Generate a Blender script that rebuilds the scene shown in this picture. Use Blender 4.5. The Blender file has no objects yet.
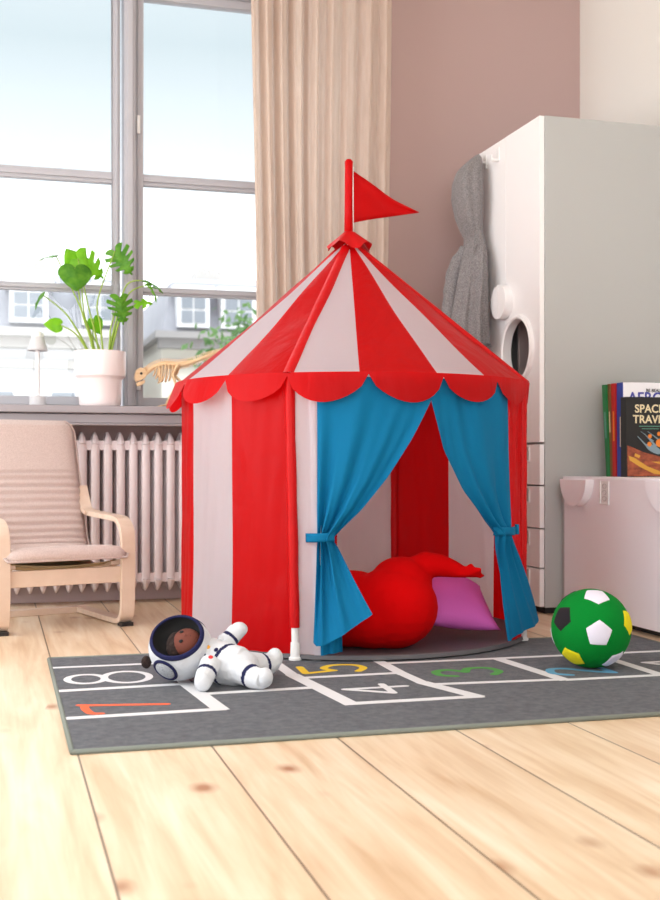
import bpy, bmesh, math, random
from math import sin, cos, pi, radians, sqrt, atan2
from mathutils import Vector, Matrix, Euler
from mathutils.bvhtree import BVHTree
random.seed(7)
SC = bpy.context.scene
COL = SC.collection

# ------------------------------------------------------------------ materials
def lin(c):
    c = c / 255.0
    return c / 12.92 if c <= 0.04045 else ((c + 0.055) / 1.055) ** 2.4
def rgb(r, g, b): return (lin(r), lin(g), lin(b), 1.0)

def new_mat(name):
    m = bpy.data.materials.new(name); m.use_nodes = True
    nt = m.node_tree; nt.nodes.clear()
    out = nt.nodes.new('ShaderNodeOutputMaterial')
    return m, nt, out
def N(nt, t, **kw):
    n = nt.nodes.new(t)
    for k, v in kw.items():
        if k in n.inputs: n.inputs[k].default_value = v
        else: setattr(n, k, v)
    return n
def L(nt, a, b): nt.links.new(a, b)

def mat(name, c, rough=0.5, var=0.0, vscale=20, bump=0.0, bscale=200, sheen=0.0, metal=0.0, trans=0.0, spec=0.5, stretch=None, c2=None, coat=0.0):
    """principled material with optional procedural colour variation, bump and thin cloth translucency"""
    m, nt, out = new_mat(name)
    p = N(nt, 'ShaderNodeBsdfPrincipled')
    p.inputs['Base Color'].default_value = c
    p.inputs['Roughness'].default_value = rough
    p.inputs['Metallic'].default_value = metal
    p.inputs['Specular IOR Level'].default_value = spec
    if coat: p.inputs['Coat Weight'].default_value = coat
    if sheen:
        p.inputs['Sheen Weight'].default_value = sheen
        p.inputs['Sheen Roughness'].default_value = 0.4
    tc = N(nt, 'ShaderNodeTexCoord'); mp = N(nt, 'ShaderNodeMapping')
    L(nt, tc.outputs['Object'], mp.inputs['Vector'])
    if stretch: mp.inputs['Scale'].default_value = stretch
    colsock = None
    if var or c2:
        no = N(nt, 'ShaderNodeTexNoise', Scale=vscale, Detail=6.0, Roughness=0.6)
        L(nt, mp.outputs[0], no.inputs['Vector'])
        mx = N(nt, 'ShaderNodeMix'); mx.data_type = 'RGBA'
        rp = N(nt, 'ShaderNodeValToRGB')
        rp.color_ramp.elements[0].position = 0.35; rp.color_ramp.elements[1].position = 0.65
        L(nt, no.outputs['Fac'], rp.inputs[0]); L(nt, rp.outputs[0], mx.inputs[0])
        d = c2 if c2 else tuple(max(0, x * (1 - var)) for x in c[:3]) + (1,)
        mx.inputs[6].default_value = d; mx.inputs[7].default_value = c
        L(nt, mx.outputs[2], p.inputs['Base Color']); colsock = mx.outputs[2]
    if bump:
        nb = N(nt, 'ShaderNodeTexNoise', Scale=bscale, Detail=4.0)
        L(nt, mp.outputs[0], nb.inputs['Vector'])
        b = N(nt, 'ShaderNodeBump', Strength=bump, Distance=0.01)
        L(nt, nb.outputs['Fac'], b.inputs['Height']); L(nt, b.outputs[0], p.inputs['Normal'])
    if trans:
        t = N(nt, 'ShaderNodeBsdfTranslucent'); t.inputs['Color'].default_value = c
        if colsock: L(nt, colsock, t.inputs['Color'])
        ms = N(nt, 'ShaderNodeMixShader'); ms.inputs[0].default_value = trans
        L(nt, p.outputs[0], ms.inputs[1]); L(nt, t.outputs[0], ms.inputs[2]); L(nt, ms.outputs[0], out.inputs[0])
    else:
        L(nt, p.outputs[0], out.inputs[0])
    return m

def fabric_nylon(name, c, trans=0.3, rough=0.32, wr=0.35):
    """thin crinkled nylon: fine wrinkle bump, soft gloss, some light passing through"""
    m, nt, out = new_mat(name)
    p = N(nt, 'ShaderNodeBsdfPrincipled', Roughness=rough); p.inputs['Base Color'].default_value = c
    p.inputs['Specular IOR Level'].default_value = 0.22
    tc = N(nt, 'ShaderNodeTexCoord'); mp = N(nt, 'ShaderNodeMapping')
    mp.inputs['Scale'].default_value = (1, 1, 0.45)
    L(nt, tc.outputs['Object'], mp.inputs[0])
    n1 = N(nt, 'ShaderNodeTexNoise', Scale=7.0, Detail=3.0, Distortion=1.2)
    n2 = N(nt, 'ShaderNodeTexNoise', Scale=30.0, Detail=3.0, Distortion=0.6)
    L(nt, mp.outputs[0], n1.inputs[0]); L(nt, mp.outputs[0], n2.inputs[0])
    ad = N(nt, 'ShaderNodeMath', operation='MULTIPLY_ADD'); ad.inputs[1].default_value = 0.18
    L(nt, n2.outputs['Fac'], ad.inputs[0]); L(nt, n1.outputs['Fac'], ad.inputs[2])
    b = N(nt, 'ShaderNodeBump', Strength=wr, Distance=0.03)
    L(nt, ad.outputs[0], b.inputs['Height']); L(nt, b.outputs[0], p.inputs['Normal'])
    t = N(nt, 'ShaderNodeBsdfTranslucent'); t.inputs['Color'].default_value = c
    ms = N(nt, 'ShaderNodeMixShader'); ms.inputs[0].default_value = trans
    L(nt, p.outputs[0], ms.inputs[1]); L(nt, t.outputs[0], ms.inputs[2]); L(nt, ms.outputs[0], out.inputs[0])
    return m

def pine_floor():
    m, nt, out = new_mat('pine_planks')
    p = N(nt, 'ShaderNodeBsdfPrincipled', Roughness=0.42); p.inputs['Specular IOR Level'].default_value = 0.4
    tc = N(nt, 'ShaderNodeTexCoord'); sp = N(nt, 'ShaderNodeSeparateXYZ'); L(nt, tc.outputs['Object'], sp.inputs[0])
    W = 0.24
    def M(op, a, b=None, c=None):
        n = N(nt, 'ShaderNodeMath', operation=op)
        for i, v in enumerate((a, b, c)):
            if v is None: continue
            if isinstance(v, (int, float)): n.inputs[i].default_value = v
            else: L(nt, v, n.inputs[i])
        return n.outputs[0]
    u = M('DIVIDE', M('ADD', sp.outputs['X'], -0.142 + 24.0), W)
    idx = M('FLOOR', u); fr = M('FRACT', u)
    cr = N(nt, 'ShaderNodeCombineXYZ'); L(nt, idx, cr.inputs[0])
    wn = N(nt, 'ShaderNodeTexWhiteNoise'); L(nt, cr.outputs[0], wn.inputs['Vector'])
    # grain coordinates: shifted per plank
    off = M('MULTIPLY', wn.outputs['Value'], 37.0)
    gy = M('ADD', sp.outputs['Y'], off)
    cg = N(nt, 'ShaderNodeCombineXYZ'); L(nt, M('MULTIPLY', sp.outputs['X'], 9.0), cg.inputs[0]); L(nt, M('MULTIPLY', gy, 0.9), cg.inputs[1]); L(nt, off, cg.inputs[2])
    n1 = N(nt, 'ShaderNodeTexNoise', Scale=2.2, Detail=5.0, Distortion=0.7); L(nt, cg.outputs[0], n1.inputs[0])
    cg2 = N(nt, 'ShaderNodeCombineXYZ'); L(nt, M('MULTIPLY', sp.outputs['X'], 60.0), cg2.inputs[0]); L(nt, M('MULTIPLY', gy, 2.2), cg2.inputs[1]); L(nt, off, cg2.inputs[2])
    n2 = N(nt, 'ShaderNodeTexNoise', Scale=1.6, Detail=4.0); L(nt, cg2.outputs[0], n2.inputs[0])
    r1 = N(nt, 'ShaderNodeValToRGB')
    e = r1.color_ramp.elements
    e[0].position = 0.28; e[0].color = rgb(*FLO[0]); e[1].position = 0.72; e[1].color = rgb(*FLO[2])
    x = e.new(0.5); x.color = rgb(*FLO[1])
    mixn = M('ADD', M('MULTIPLY', n1.outputs['Fac'], 0.75), M('MULTIPLY', n2.outputs['Fac'], 0.25))
    L(nt, mixn, r1.inputs[0])
    # plank tint
    hv = N(nt, 'ShaderNodeHueSaturation'); L(nt, r1.outputs[0], hv.inputs['Color'])
    L(nt, M('ADD', M('MULTIPLY', wn.outputs['Value'], 0.14), 0.93), hv.inputs['Value'])
    # knots
    vk = N(nt, 'ShaderNodeTexVoronoi', Scale=1.0); vk.inputs['Randomness'].default_value = 1.0
    ck = N(nt, 'ShaderNodeCombineXYZ'); L(nt, M('MULTIPLY', sp.outputs['X'], 7.5), ck.inputs[0]); L(nt, M('MULTIPLY', gy, 5.0), ck.inputs[1]); L(nt, M('MULTIPLY', idx, 3.7), ck.inputs[2])
    nd = N(nt, 'ShaderNodeTexNoise', Scale=14.0, Detail=2.0); L(nt, tc.outputs['Object'], nd.inputs[0])
    L(nt, ck.outputs[0], vk.inputs['Vector'])
    dist = M('ADD', vk.outputs['Distance'], M('MULTIPLY', M('SUBTRACT', nd.outputs['Fac'], 0.5), 0.12))
    rk = N(nt, 'ShaderNodeValToRGB'); L(nt, dist, rk.inputs[0])
    k = rk.color_ramp.elements; k[0].position = 0.05; k[0].color = (1, 1, 1, 1); k[1].position = 0.20; k[1].color = (0, 0, 0, 1)
    q = k.new(0.11); q.color = (.5, .5, .5, 1)
    # only some cells carry a knot
    sel = M('GREATER_THAN', vk.outputs['Color'], 0.38)
    kn = M('MULTIPLY', M('MULTIPLY', rk.outputs[0], sel), 0.85)
    mk = N(nt, 'ShaderNodeMix'); mk.data_type = 'RGBA'; L(nt, kn, mk.inputs[0]); L(nt, hv.outputs[0], mk.inputs[6]); mk.inputs[7].default_value = rgb(150, 92, 52)
    # seam between planks
    ed = M('MINIMUM', fr, M('SUBTRACT', 1.0, fr))
    sm = M('LESS_THAN', ed, 0.0075)
    ms = N(nt, 'ShaderNodeMix'); ms.data_type = 'RGBA'; L(nt, M('MULTIPLY', sm, 0.8), ms.inputs[0]); L(nt, mk.outputs[2], ms.inputs[6]); ms.inputs[7].default_value = rgb(70, 48, 34)
    L(nt, ms.outputs[2], p.inputs['Base Color'])
    b = N(nt, 'ShaderNodeBump', Strength=0.25, Distance=0.002); L(nt, M('SUBTRACT', n2.outputs['Fac'], sm), b.inputs['Height']); L(nt, b.outputs[0], p.inputs['Normal'])
    L(nt, p.outputs[0], out.inputs[0])
    return m
FLO = [(196, 162, 126), (218, 194, 164), (232, 216, 193)]

RED = rgb(218, 6, 14); WHT = rgb(236, 232, 238)
MT = dict(
    wall=mat('pink_paint', rgb(184, 158, 154), 0.8, bump=0.04, bscale=300),
    wall2=mat('light_paint', rgb(226, 222, 216), 0.85),
    ceil=mat('ceiling_paint', rgb(236, 234, 230), 0.9),
    floor=pine_floor(),
    skirt=mat('pinkish_trim_paint', rgb(196, 176, 176), 0.5),
    frame=mat('grey_window_paint', rgb(174, 173, 179), 0.45),
    sill=mat('grey_sill_paint', rgb(160, 153, 157), 0.4),
    rad=mat('radiator_enamel', rgb(228, 216, 218), 0.35),
    red=fabric_nylon('red_nylon', RED, 0.52, 0.4, 0.3), white=fabric_nylon('white_nylon', WHT, 0.62, 0.5, 0.16),
    redseam=fabric_nylon('red_seam_band', rgb(196, 6, 12), 0.1, 0.45, 0.2),
    blue=fabric_nylon('blue_cloth', rgb(0, 112, 158), 0.15, 0.8, 0.1),
    mat_=mat('dark_grey_groundsheet', rgb(84, 82, 86), 0.6, bump=0.1, bscale=40),
    plastic=mat('white_plastic', rgb(232, 232, 232), 0.35),
    lac=mat('white_lacquer', rgb(240, 238, 238), 0.35),
    lacb=mat('white_lacquer_bench', rgb(243, 240, 246), 0.35),
    carc=mat('pale_grey_board', rgb(178, 179, 178), 0.5),
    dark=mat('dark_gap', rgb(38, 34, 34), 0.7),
    beech=mat('birch_veneer', rgb(226, 204, 186), 0.42, c2=rgb(214, 189, 168), vscale=6, stretch=(1, 6, 1)),
    cush=mat('pinkish_beige_cloth', rgb(212, 194, 188), 0.9, c2=rgb(196, 176, 170), vscale=260, bump=0.15, bscale=400, sheen=0.2),
    canvas=mat('olive_canvas', rgb(168, 148, 112), 0.9),
    rug=mat('charcoal_pile', rgb(106, 108, 113), 0.95, c2=rgb(88, 90, 95), vscale=60, bump=0.5, bscale=700),
    rugedge=mat('grey_green_binding', rgb(120, 126, 118), 0.9, bump=0.3, bscale=400),
    rw=mat('rug_white_ink', rgb(214, 214, 216), 0.9), ro=mat('rug_orange_ink', rgb(228, 96, 56), 0.9), ry=mat('rug_yellow_ink', rgb(222, 186, 40), 0.9),
    rg=mat('rug_green_ink', rgb(70, 140, 62), 0.9), rb=mat('rug_blue_ink', rgb(92, 156, 190), 0.9),
    plushr=mat('red_plush', rgb(194, 0, 3), 0.95, bump=0.45, bscale=22, spec=0.1),
    pink=mat('magenta_cotton', rgb(220, 104, 196), 0.85, bump=0.1, bscale=300),
    toyw=mat('white_toy_cloth', rgb(208, 211, 216), 0.92, bump=0.6, bscale=34), toyb=mat('navy_trim', rgb(11, 16, 66), 0.9),
    toyk=mat('black_toy_lining', rgb(16, 16, 18), 0.8), toyf=mat('brown_toy_face', rgb(104, 50, 36), 0.8),
    toyh=mat('dark_brown_hair', rgb(40, 24, 20), 0.95, bump=0.8, bscale=120),
    toym=mat('grey_mesh', rgb(120, 124, 130), 0.7, c2=rgb(200, 204, 210), vscale=420),
    ty=mat('yellow_button', rgb(226, 160, 40), 0.6), tr=mat('red_button', rgb(206, 34, 34), 0.6),
    bg=mat('green_felt', rgb(0, 122, 42), 0.9, bump=0.2, bscale=240, spec=0.15), bw=mat('white_felt', rgb(224, 220, 236), 0.9, bump=0.2, bscale=240),
    bk=mat('black_felt', rgb(20, 14, 22), 0.9), by=mat('yellow_felt', rgb(222, 208, 0), 0.9, bump=0.2, bscale=240),
    hood=mat('grey_melange_jersey', rgb(148, 143, 143), 0.95, c2=rgb(100, 96, 97), vscale=240, bump=0.3, bscale=200, sheen=0.2),
    beige=mat('beige_linen', rgb(230, 214, 202), 0.9, c2=rgb(222, 204, 190), vscale=90, stretch=(1, 1, .1), bump=0.1, bscale=300, trans=0.58),
    pot=mat('white_ceramic', rgb(244, 232, 232), 0.3), soil=mat('soil', rgb(60, 44, 34), 0.95, bump=0.6, bscale=80),
    leaf=mat('leaf_green', rgb(122, 184, 52), 0.4, c2=rgb(82, 152, 38), vscale=30, trans=0.5),
    leaf_backlit=mat('backlit_leaf_green', rgb(172, 226, 60), 0.4, c2=rgb(140, 206, 48), vscale=30, trans=0.6),  # lighter yellow-green puts the backlight into the leaf colour
    stem=mat('stem_green', rgb(150, 180, 70), 0.5),
    ply=mat('pale_plywood', rgb(236, 206, 166), 0.6, c2=rgb(222, 186, 142), vscale=20, stretch=(1, 1, 5)),
    lamp=mat('white_lamp_enamel', rgb(240, 240, 242), 0.4), lampg=mat('light_grey_shade', rgb(205, 205, 208), 0.5),
    steel=mat('brushed_steel', rgb(190, 188, 188), 0.3, metal=0.8),
    paper=mat('paper_pages', rgb(238, 234, 226), 0.8), bkgreen=mat('green_book_cloth', rgb(24, 118, 60), 0.5), bkred=mat('red_book_cloth', rgb(182, 30, 26), 0.5),
    bkbrown=mat('brown_book_cloth', rgb(120, 84, 44), 0.5), bkblue=mat('blue_book_cloth', rgb(34, 64, 160), 0.4), bkwhite=mat('white_book_cover', rgb(236, 236, 242), 0.4),
    bkblack=mat('black_book_cover', rgb(18, 18, 20), 0.35), ink=mat('black_print', rgb(24, 24, 26), 0.6), inkb=mat('violet_blue_print', rgb(70, 74, 160), 0.6),
    inkc=mat('cream_print', rgb(228, 214, 176), 0.6), inkt=mat('teal_print', rgb(90, 150, 130), 0.6), orange=mat('orange_print', rgb(228, 130, 40), 0.6), bluegrey=mat('blue_grey_print', rgb(130, 152, 164), 0.6),
    planet=mat('rusty_planet_print', rgb(178, 92, 58), 0.6, c2=rgb(112, 50, 36), vscale=30, stretch=(1, 1, 2)),
    ochre=mat('ochre_print', rgb(214, 160, 60), 0.6),
    slate=mat('slate_roof', rgb(142, 143, 150), 0.7, var=0.15, vscale=1.5), render_=mat('cream_render', rgb(206, 202, 190), 0.9, var=0.03, vscale=1),
    stone=mat('stone_cornice', rgb(176, 172, 168), 0.8), shadeb=mat('grey_stone', rgb(140, 137, 136), 0.8),
    glassd=mat('distant_glass', rgb(120, 126, 134), 0.35), white_p=mat('white_wood_paint', rgb(208, 208, 210), 0.6),
    street=mat('asphalt', rgb(150, 150, 150), 0.9), bark=mat('bark', rgb(90, 74, 58), 0.9, bump=0.5, bscale=30),
    fol=mat('tree_leaves', rgb(92, 128, 66), 0.7, c2=rgb(62, 98, 48), vscale=3, trans=0.35),
    lining=mat('wardrobe_interior', rgb(150, 136, 134), 0.7),
)
def glass_mat():
    m, nt, out = new_mat('window_glass')
    t = N(nt, 'ShaderNodeBsdfTransparent'); t.inputs[0].default_value = (.97, .98, .98, 1)
    g = N(nt, 'ShaderNodeBsdfGlossy', Roughness=0.02); fr = N(nt, 'ShaderNodeFresnel', IOR=1.35)
    s = N(nt, 'ShaderNodeMixShader'); L(nt, fr.outputs[0], s.inputs[0]); L(nt, t.outputs[0], s.inputs[1]); L(nt, g.outputs[0], s.inputs[2]); L(nt, s.outputs[0], out.inputs[0])
    return m
MT['glass'] = glass_mat()

# ------------------------------------------------------------------ mesh builder
class MB:
    def __init__(s): s.v = []; s.f = []; s.m = []
    def add(s, vs, fs, mi=0):
        o = len(s.v); s.v += [tuple(v) for v in vs]
        s.f += [tuple(i + o for i in f) for f in fs]; s.m += [mi] * len(fs); return s
    def box(s, lo, hi, mi=0):
        (a, b, c), (d, e, f) = lo, hi
        return s.add([(a, b, c), (d, b, c), (d, e, c), (a, e, c), (a, b, f), (d, b, f), (d, e, f), (a, e, f)],
                     [(0, 3, 2, 1), (4, 5, 6, 7), (0, 1, 5, 4), (1, 2, 6, 5), (2, 3, 7, 6), (3, 0, 4, 7)], mi)
    def grid(s, rows, mi=0, closed=False, matf=None):
        nr, nc = len(rows), len(rows[0]); o = len(s.v)
        for r in rows: s.v += [tuple(p) for p in r]
        for i in range(nr - 1):
            for j in range(nc if closed else nc - 1):
                k = (j + 1) % nc
                s.f.append((o + i * nc + j, o + i * nc + k, o + (i + 1) * nc + k, o + (i + 1) * nc + j))
                s.m.append(matf(i, j) if matf else mi)
        return s
    def tube(s, pts, rad, n=10, mi=0, flat=None, cap=True):
        pts = [Vector(p) for p in pts]
        rad = [rad] * len(pts) if isinstance(rad, (int, float)) else list(rad)
        rows = []; up = None
        for i, p in enumerate(pts):
            d = (pts[min(i + 1, len(pts) - 1)] - pts[max(i - 1, 0)]).normalized()
            if up is None:
                up = Vector((0, 0, 1)) if abs(d.z) < .9 else Vector((1, 0, 0))
            x = d.cross(up).normalized(); y = x.cross(d).normalized(); up = y
            fx = flat if flat else 1.0
            rows.append([p + x * cos(2 * pi * k / n) * rad[i] + y * sin(2 * pi * k / n) * rad[i] * fx for k in range(n)])
        s.grid(rows, mi, closed=True)
        if cap:
            o = len(s.v); s.v += [tuple(v) for v in rows[0]]; s.f.append(tuple(range(o, o + n))); s.m.append(mi)
            o = len(s.v); s.v += [tuple(v) for v in rows[-1]]; s.f.append(tuple(reversed(range(o, o + n)))); s.m.append(mi)
        return s
    def lathe(s, prof, c=(0, 0, 0), n=32, mi=0):
        rows = [[(c[0] + r * cos(2 * pi * k / n), c[1] + r * sin(2 * pi * k / n), c[2] + z) for k in range(n)] for r, z in prof]
        return s.grid(rows, mi, closed=True)
    def ell(s, c, r, n=20, mi=0, rot=None):
        rows = []
        for i in range(n // 2 + 1):
            t = pi * i / (n // 2)
            row = []
            for k in range(n):
                p = Vector((r[0] * sin(t) * cos(2 * pi * k / n), r[1] * sin(t) * sin(2 * pi * k / n), r[2] * cos(t)))
                if i in (0, n // 2): p += Vector((1e-5 * cos(2 * pi * k / n), 1e-5 * sin(2 * pi * k / n), 0))
                if rot: p = rot @ p
                row.append(p + Vector(c))
            rows.append(row)
        return s.grid(rows, mi, closed=True)
    def prism(s, poly, y0, y1, mi=0, axis='y'):
        """extruded polygon: poly is a list of 2-D points; axis is the extrusion direction"""
        def P(a, b, t):
            return {'y': (a, t, b), 'x': (t, a, b), 'z': (a, b, t)}[axis]
        n = len(poly); o = len(s.v)
        s.v += [P(a, b, y0) for a, b in poly] + [P(a, b, y1) for a, b in poly]
        s.f += [tuple(range(o, o + n)), tuple(reversed(range(o + n, o + 2 * n)))]; s.m += [mi, mi]
        for i in range(n):
            j = (i + 1) % n
            s.f.append((o + i, o + n + i, o + n + j, o + j)); s.m.append(mi)
        return s
    def build(s, name, mats, parent=None, smooth=False, bevel=0, sub=0, solid=0, weld=True, tri=False):
        me = bpy.data.meshes.new(name)
        me.from_pydata(s.v, [], s.f)
        if not isinstance(mats, (list, tuple)): mats = [mats]
        for m in mats: me.materials.append(MT[m] if isinstance(m, str) else m)
        me.polygons.foreach_set('material_index', s.m)
        bm = bmesh.new(); bm.from_mesh(me)
        if weld: bmesh.ops.remove_doubles(bm, verts=bm.verts, dist=1e-5)
        bmesh.ops.recalc_face_normals(bm, faces=bm.faces)
        bm.to_mesh(me); bm.free()
        o = bpy.data.objects.new(name, me); COL.objects.link(o)
        if parent: o.parent = parent
        if smooth:
            me.polygons.foreach_set('use_smooth', [True] * len(me.polygons))
            if smooth == 'auto':
                me.set_sharp_from_angle(angle=radians(38))
        if bevel:
            b = o.modifiers.new('bevel', 'BEVEL'); b.width = bevel; b.segments = 3; b.limit_method = 'ANGLE'; b.angle_limit = radians(40)
        if solid:
            q = o.modifiers.new('solid', 'SOLIDIFY'); q.thickness = solid; q.offset = 0
        if sub:
            q = o.modifiers.new('sub', 'SUBSURF'); q.levels = sub; q.render_levels = sub
        return o

def thing(name, label, cat, loc=(0, 0, 0), rz=0, group=None):
    o = bpy.data.objects.new(name, None); COL.objects.link(o)
    o.location = loc; o.rotation_euler = (0, 0, rz); o.empty_display_size = .05
    return tag(o, label, cat, group)
def tag(o, label, cat, group=None):
    o['label'] = label; o['category'] = cat
    if group: o['group'] = group
    return o
def struct(o): o['kind'] = 'structure'; return o

def smooth_blob(name, shapes, voxel, mats, parent, matf=None, smooth=6):
    """shapes: ('e', centre, radii, rotation) or ('t', points, radii); fused into one continuous skin"""
    mb = MB()
    for sh in shapes:
        if sh[0] == 'e': mb.ell(sh[1], sh[2], 24, 0, sh[3] if len(sh) > 3 else None)
        else: mb.tube(sh[1], sh[2], 14)
    tmp = mb.build('tmp', mats, None)
    r = tmp.modifiers.new('r', 'REMESH'); r.mode = 'VOXEL'; r.voxel_size = voxel
    q = tmp.modifiers.new('s', 'SMOOTH'); q.iterations = smooth; q.factor = .5
    dg = bpy.context.evaluated_depsgraph_get()
    me = bpy.data.meshes.new_from_object(tmp.evaluated_get(dg))
    bpy.data.objects.remove(tmp)
    me.name = name
    me.materials.clear()
    if not isinstance(mats, (list, tuple)): mats = [mats]
    for m in mats: me.materials.append(MT[m])
    for p in me.polygons:
        p.use_smooth = True
        p.material_index = matf(p.center) if matf else 0
    o = bpy.data.objects.new(name, me); COL.objects.link(o)
    if parent: o.parent = parent
    return o

def text_part(name, txt, size, m, parent, loc, rot, extrude=0.0004, sx=1.0, shear=0, space=1.0):
    cu = bpy.data.curves.new(name, 'FONT'); cu.body = txt; cu.size = size; cu.extrude = extrude; cu.offset = size * 0.02
    cu.space_character = space; cu.shear = shear
    tmp = bpy.data.objects.new('tmp', cu); COL.objects.link(tmp)
    dg = bpy.context.evaluated_depsgraph_get()
    me = bpy.data.meshes.new_from_object(tmp.evaluated_get(dg)); bpy.data.objects.remove(tmp)
    me.name = name; me.materials.clear(); me.materials.append(MT[m])
    for v in me.vertices: v.co.x *= sx
    o = bpy.data.objects.new(name, me); COL.objects.link(o); o.parent = parent
    o.location = loc; o.rotation_euler = rot
    return o

def catmull(pts, n=6):
    P = [Vector(p) for p in pts]; out = []
    for i in range(len(P) - 1):
        a = P[max(i - 1, 0)]; b = P[i]; c = P[i + 1]; d = P[min(i + 2, len(P) - 1)]
        for k in range(n):
            t = k / n
            out.append(0.5 * ((2 * b) + (c - a) * t + (2 * a - 5 * b + 4 * c - d) * t * t + (3 * b - a - 3 * c + d) * t ** 3))
    out.append(P[-1]); return out

def interp(tab, x):
    """piecewise-smooth table lookup: tab = [(x, a, b, ...), ...]"""
    if x <= tab[0][0]: return tab[0][1:]
    for i in range(len(tab) - 1):
        if x <= tab[i + 1][0]:
            t = (x - tab[i][0]) / (tab[i + 1][0] - tab[i][0])
            return tuple(p + (q - p) * t for p, q in zip(tab[i][1:], tab[i + 1][1:]))
    return tab[-1][1:]

# ------------------------------------------------------------------ room shell
YW = 4.42                    # window wall
XR = 2.40; XL = -1.7; YF = -2.2; ZC = 2.62
WX0, WX1, WZ0, WZ1 = -0.80, 1.26, 0.727, 2.40
struct(MB().box((XL - .1, YF - .1, -.1), (XR + .1, YW + .3, 0)).build('floor', 'floor'))
struct(MB().box((XL - .1, YF - .1, ZC), (XR + .1, YW + .3, ZC + .1)).build('ceiling', 'ceil'))
w = MB()
w.box((XL - .1, YW, 0), (WX0, YW + .28, ZC)); w.box((WX1, YW, 0), (XR + .1, YW + .28, ZC))
w.box((WX0, YW, 0), (WX1, YW + .28, WZ0 - .03)); w.box((WX0, YW, WZ1), (WX1, YW + .28, ZC))
struct(w.build('wall_back', 'wall'))
struct(MB().box((XR, YF - .1, 0), (XR + .1, YW, ZC)).build('wall_right', 'wall2'))
# left and front walls, each with an off-camera opening added to let light in
LOPEN = (0.5, 3.9, 0.40, 2.35)
w = MB(); w.box((XL - .1, YF - .1, 0), (XL, LOPEN[0], ZC)); w.box((XL - .1, LOPEN[1], 0), (XL, YW, ZC))
w.box((XL - .1, LOPEN[0], 0), (XL, LOPEN[1], LOPEN[2])); w.box((XL - .1, LOPEN[0], LOPEN[3]), (XL, LOPEN[1], ZC))
struct(w.build('wall_left', 'wall2'))
FOPEN = (-1.6, 1.0, 0.3, 2.35)
w = MB(); w.box((XL, YF - .1, 0), (FOPEN[0], YF, ZC)); w.box((FOPEN[1], YF - .1, 0), (XR, YF, ZC))
w.box((FOPEN[0], YF - .1, 0), (FOPEN[1], YF, FOPEN[2])); w.box((FOPEN[0], YF - .1, FOPEN[3]), (FOPEN[1], YF, ZC))
struct(w.build('wall_front', 'wall2'))
struct(MB().box((XL, YW - .014, 0), (XR, YW, .065)).build('baseboard_back', 'skirt', bevel=.003))

# window in the back wall
win = struct(bpy.data.objects.new('window_1', None)); COL.objects.link(win); win.location = (0, YW, 0)
yo = 0.03
m = MB()
m.box((WX0, yo, WZ0 - .03), (WX0 + .05, yo + .11, WZ1)); m.box((WX1 - .05, yo, WZ0 - .03), (WX1, yo + .11, WZ1))
m.box((WX0 + .05, yo, WZ1 - .05), (WX1 - .05, yo + .11, WZ1)); m.box((WX0 + .05, yo, WZ0 - .03), (WX1 - .05, yo + .11, WZ0 + .012))
m.box((.4745, yo - .012, WZ0 + .012), (.517, yo + .11, WZ1 - .05))
m.box((.484, yo - .02, WZ0 + .012), (.507, yo - .012, WZ1 - .05))
m.build('window_frame', 'frame', win, bevel=.002)
def sash(x0, x1, side):
    s = MB(); st = .031; a, b = yo + .02, yo + .065
    z0, z1 = WZ0 + .014, WZ1 - .052
    s.box((x0, a, z0), (x0 + st, b, z1)); s.box((x1 - st, a, z0), (x1, b, z1))
    s.box((x0 + st, a, z0), (x1 - st, b, z0 + .032)); s.box((x0 + st, a, z1 - st), (x1 - st, b, z1))
    for (p, q) in ((1.172, 1.202), (1.595, 1.638)): s.box((x0 + st, a + .006, p), (x1 - st, b - .006, q))
    for (p, q) in ((1.181, 1.193), (1.608, 1.625)): s.box((x0 + st, a - .004, p), (x1 - st, a + .006, q))
    s.box((x0 + st * .3, a - .006, z0), (x0 + st * .6, a, z1)); s.box((x1 - st * .6, a - .006, z0), (x1 - st * .3, a, z1))
    o = s.build('casement_sash', 'frame', win, bevel=.0015)
    MB().box((x0 + st - .004, yo + .043, z0 + .03), (x1 - st + .004, yo + .047, z1 - st + .004)).build('window_pane', 'glass', o)
    hx = x0 + .012 if side > 0 else x1 - .012
    h = MB()
    h.box((hx - .008, a - .012, .80), (hx + .008, a - .006, .86)).box((hx - .005, a - .03, .825), (hx + .005, a - .012, .837)).box((hx - .005, a - .034, .80), (hx + .005, a - .026, .85))
    if side > 0:
        h.box((hx - .007, a - .012, 1.79), (hx + .007, a - .004, 1.86)); h.build('window_handle', 'plastic', o, bevel=.002)
    return o
sash(WX0 + .052, .4625, -1); sash(.519, WX1 - .052, 1)
m = MB().box((WX0 - .08, YW - .215, .700), (WX1 + .14, YW + .03, .727)).box((WX0 - .06, YW - .19, .664), (WX1 + .12, YW, .698)).box((WX0 - .06, YW - .20, .656), (WX1 + .12, YW - .17, .664))
struct(m.build('trim_1', 'sill', bevel=.004))

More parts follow.
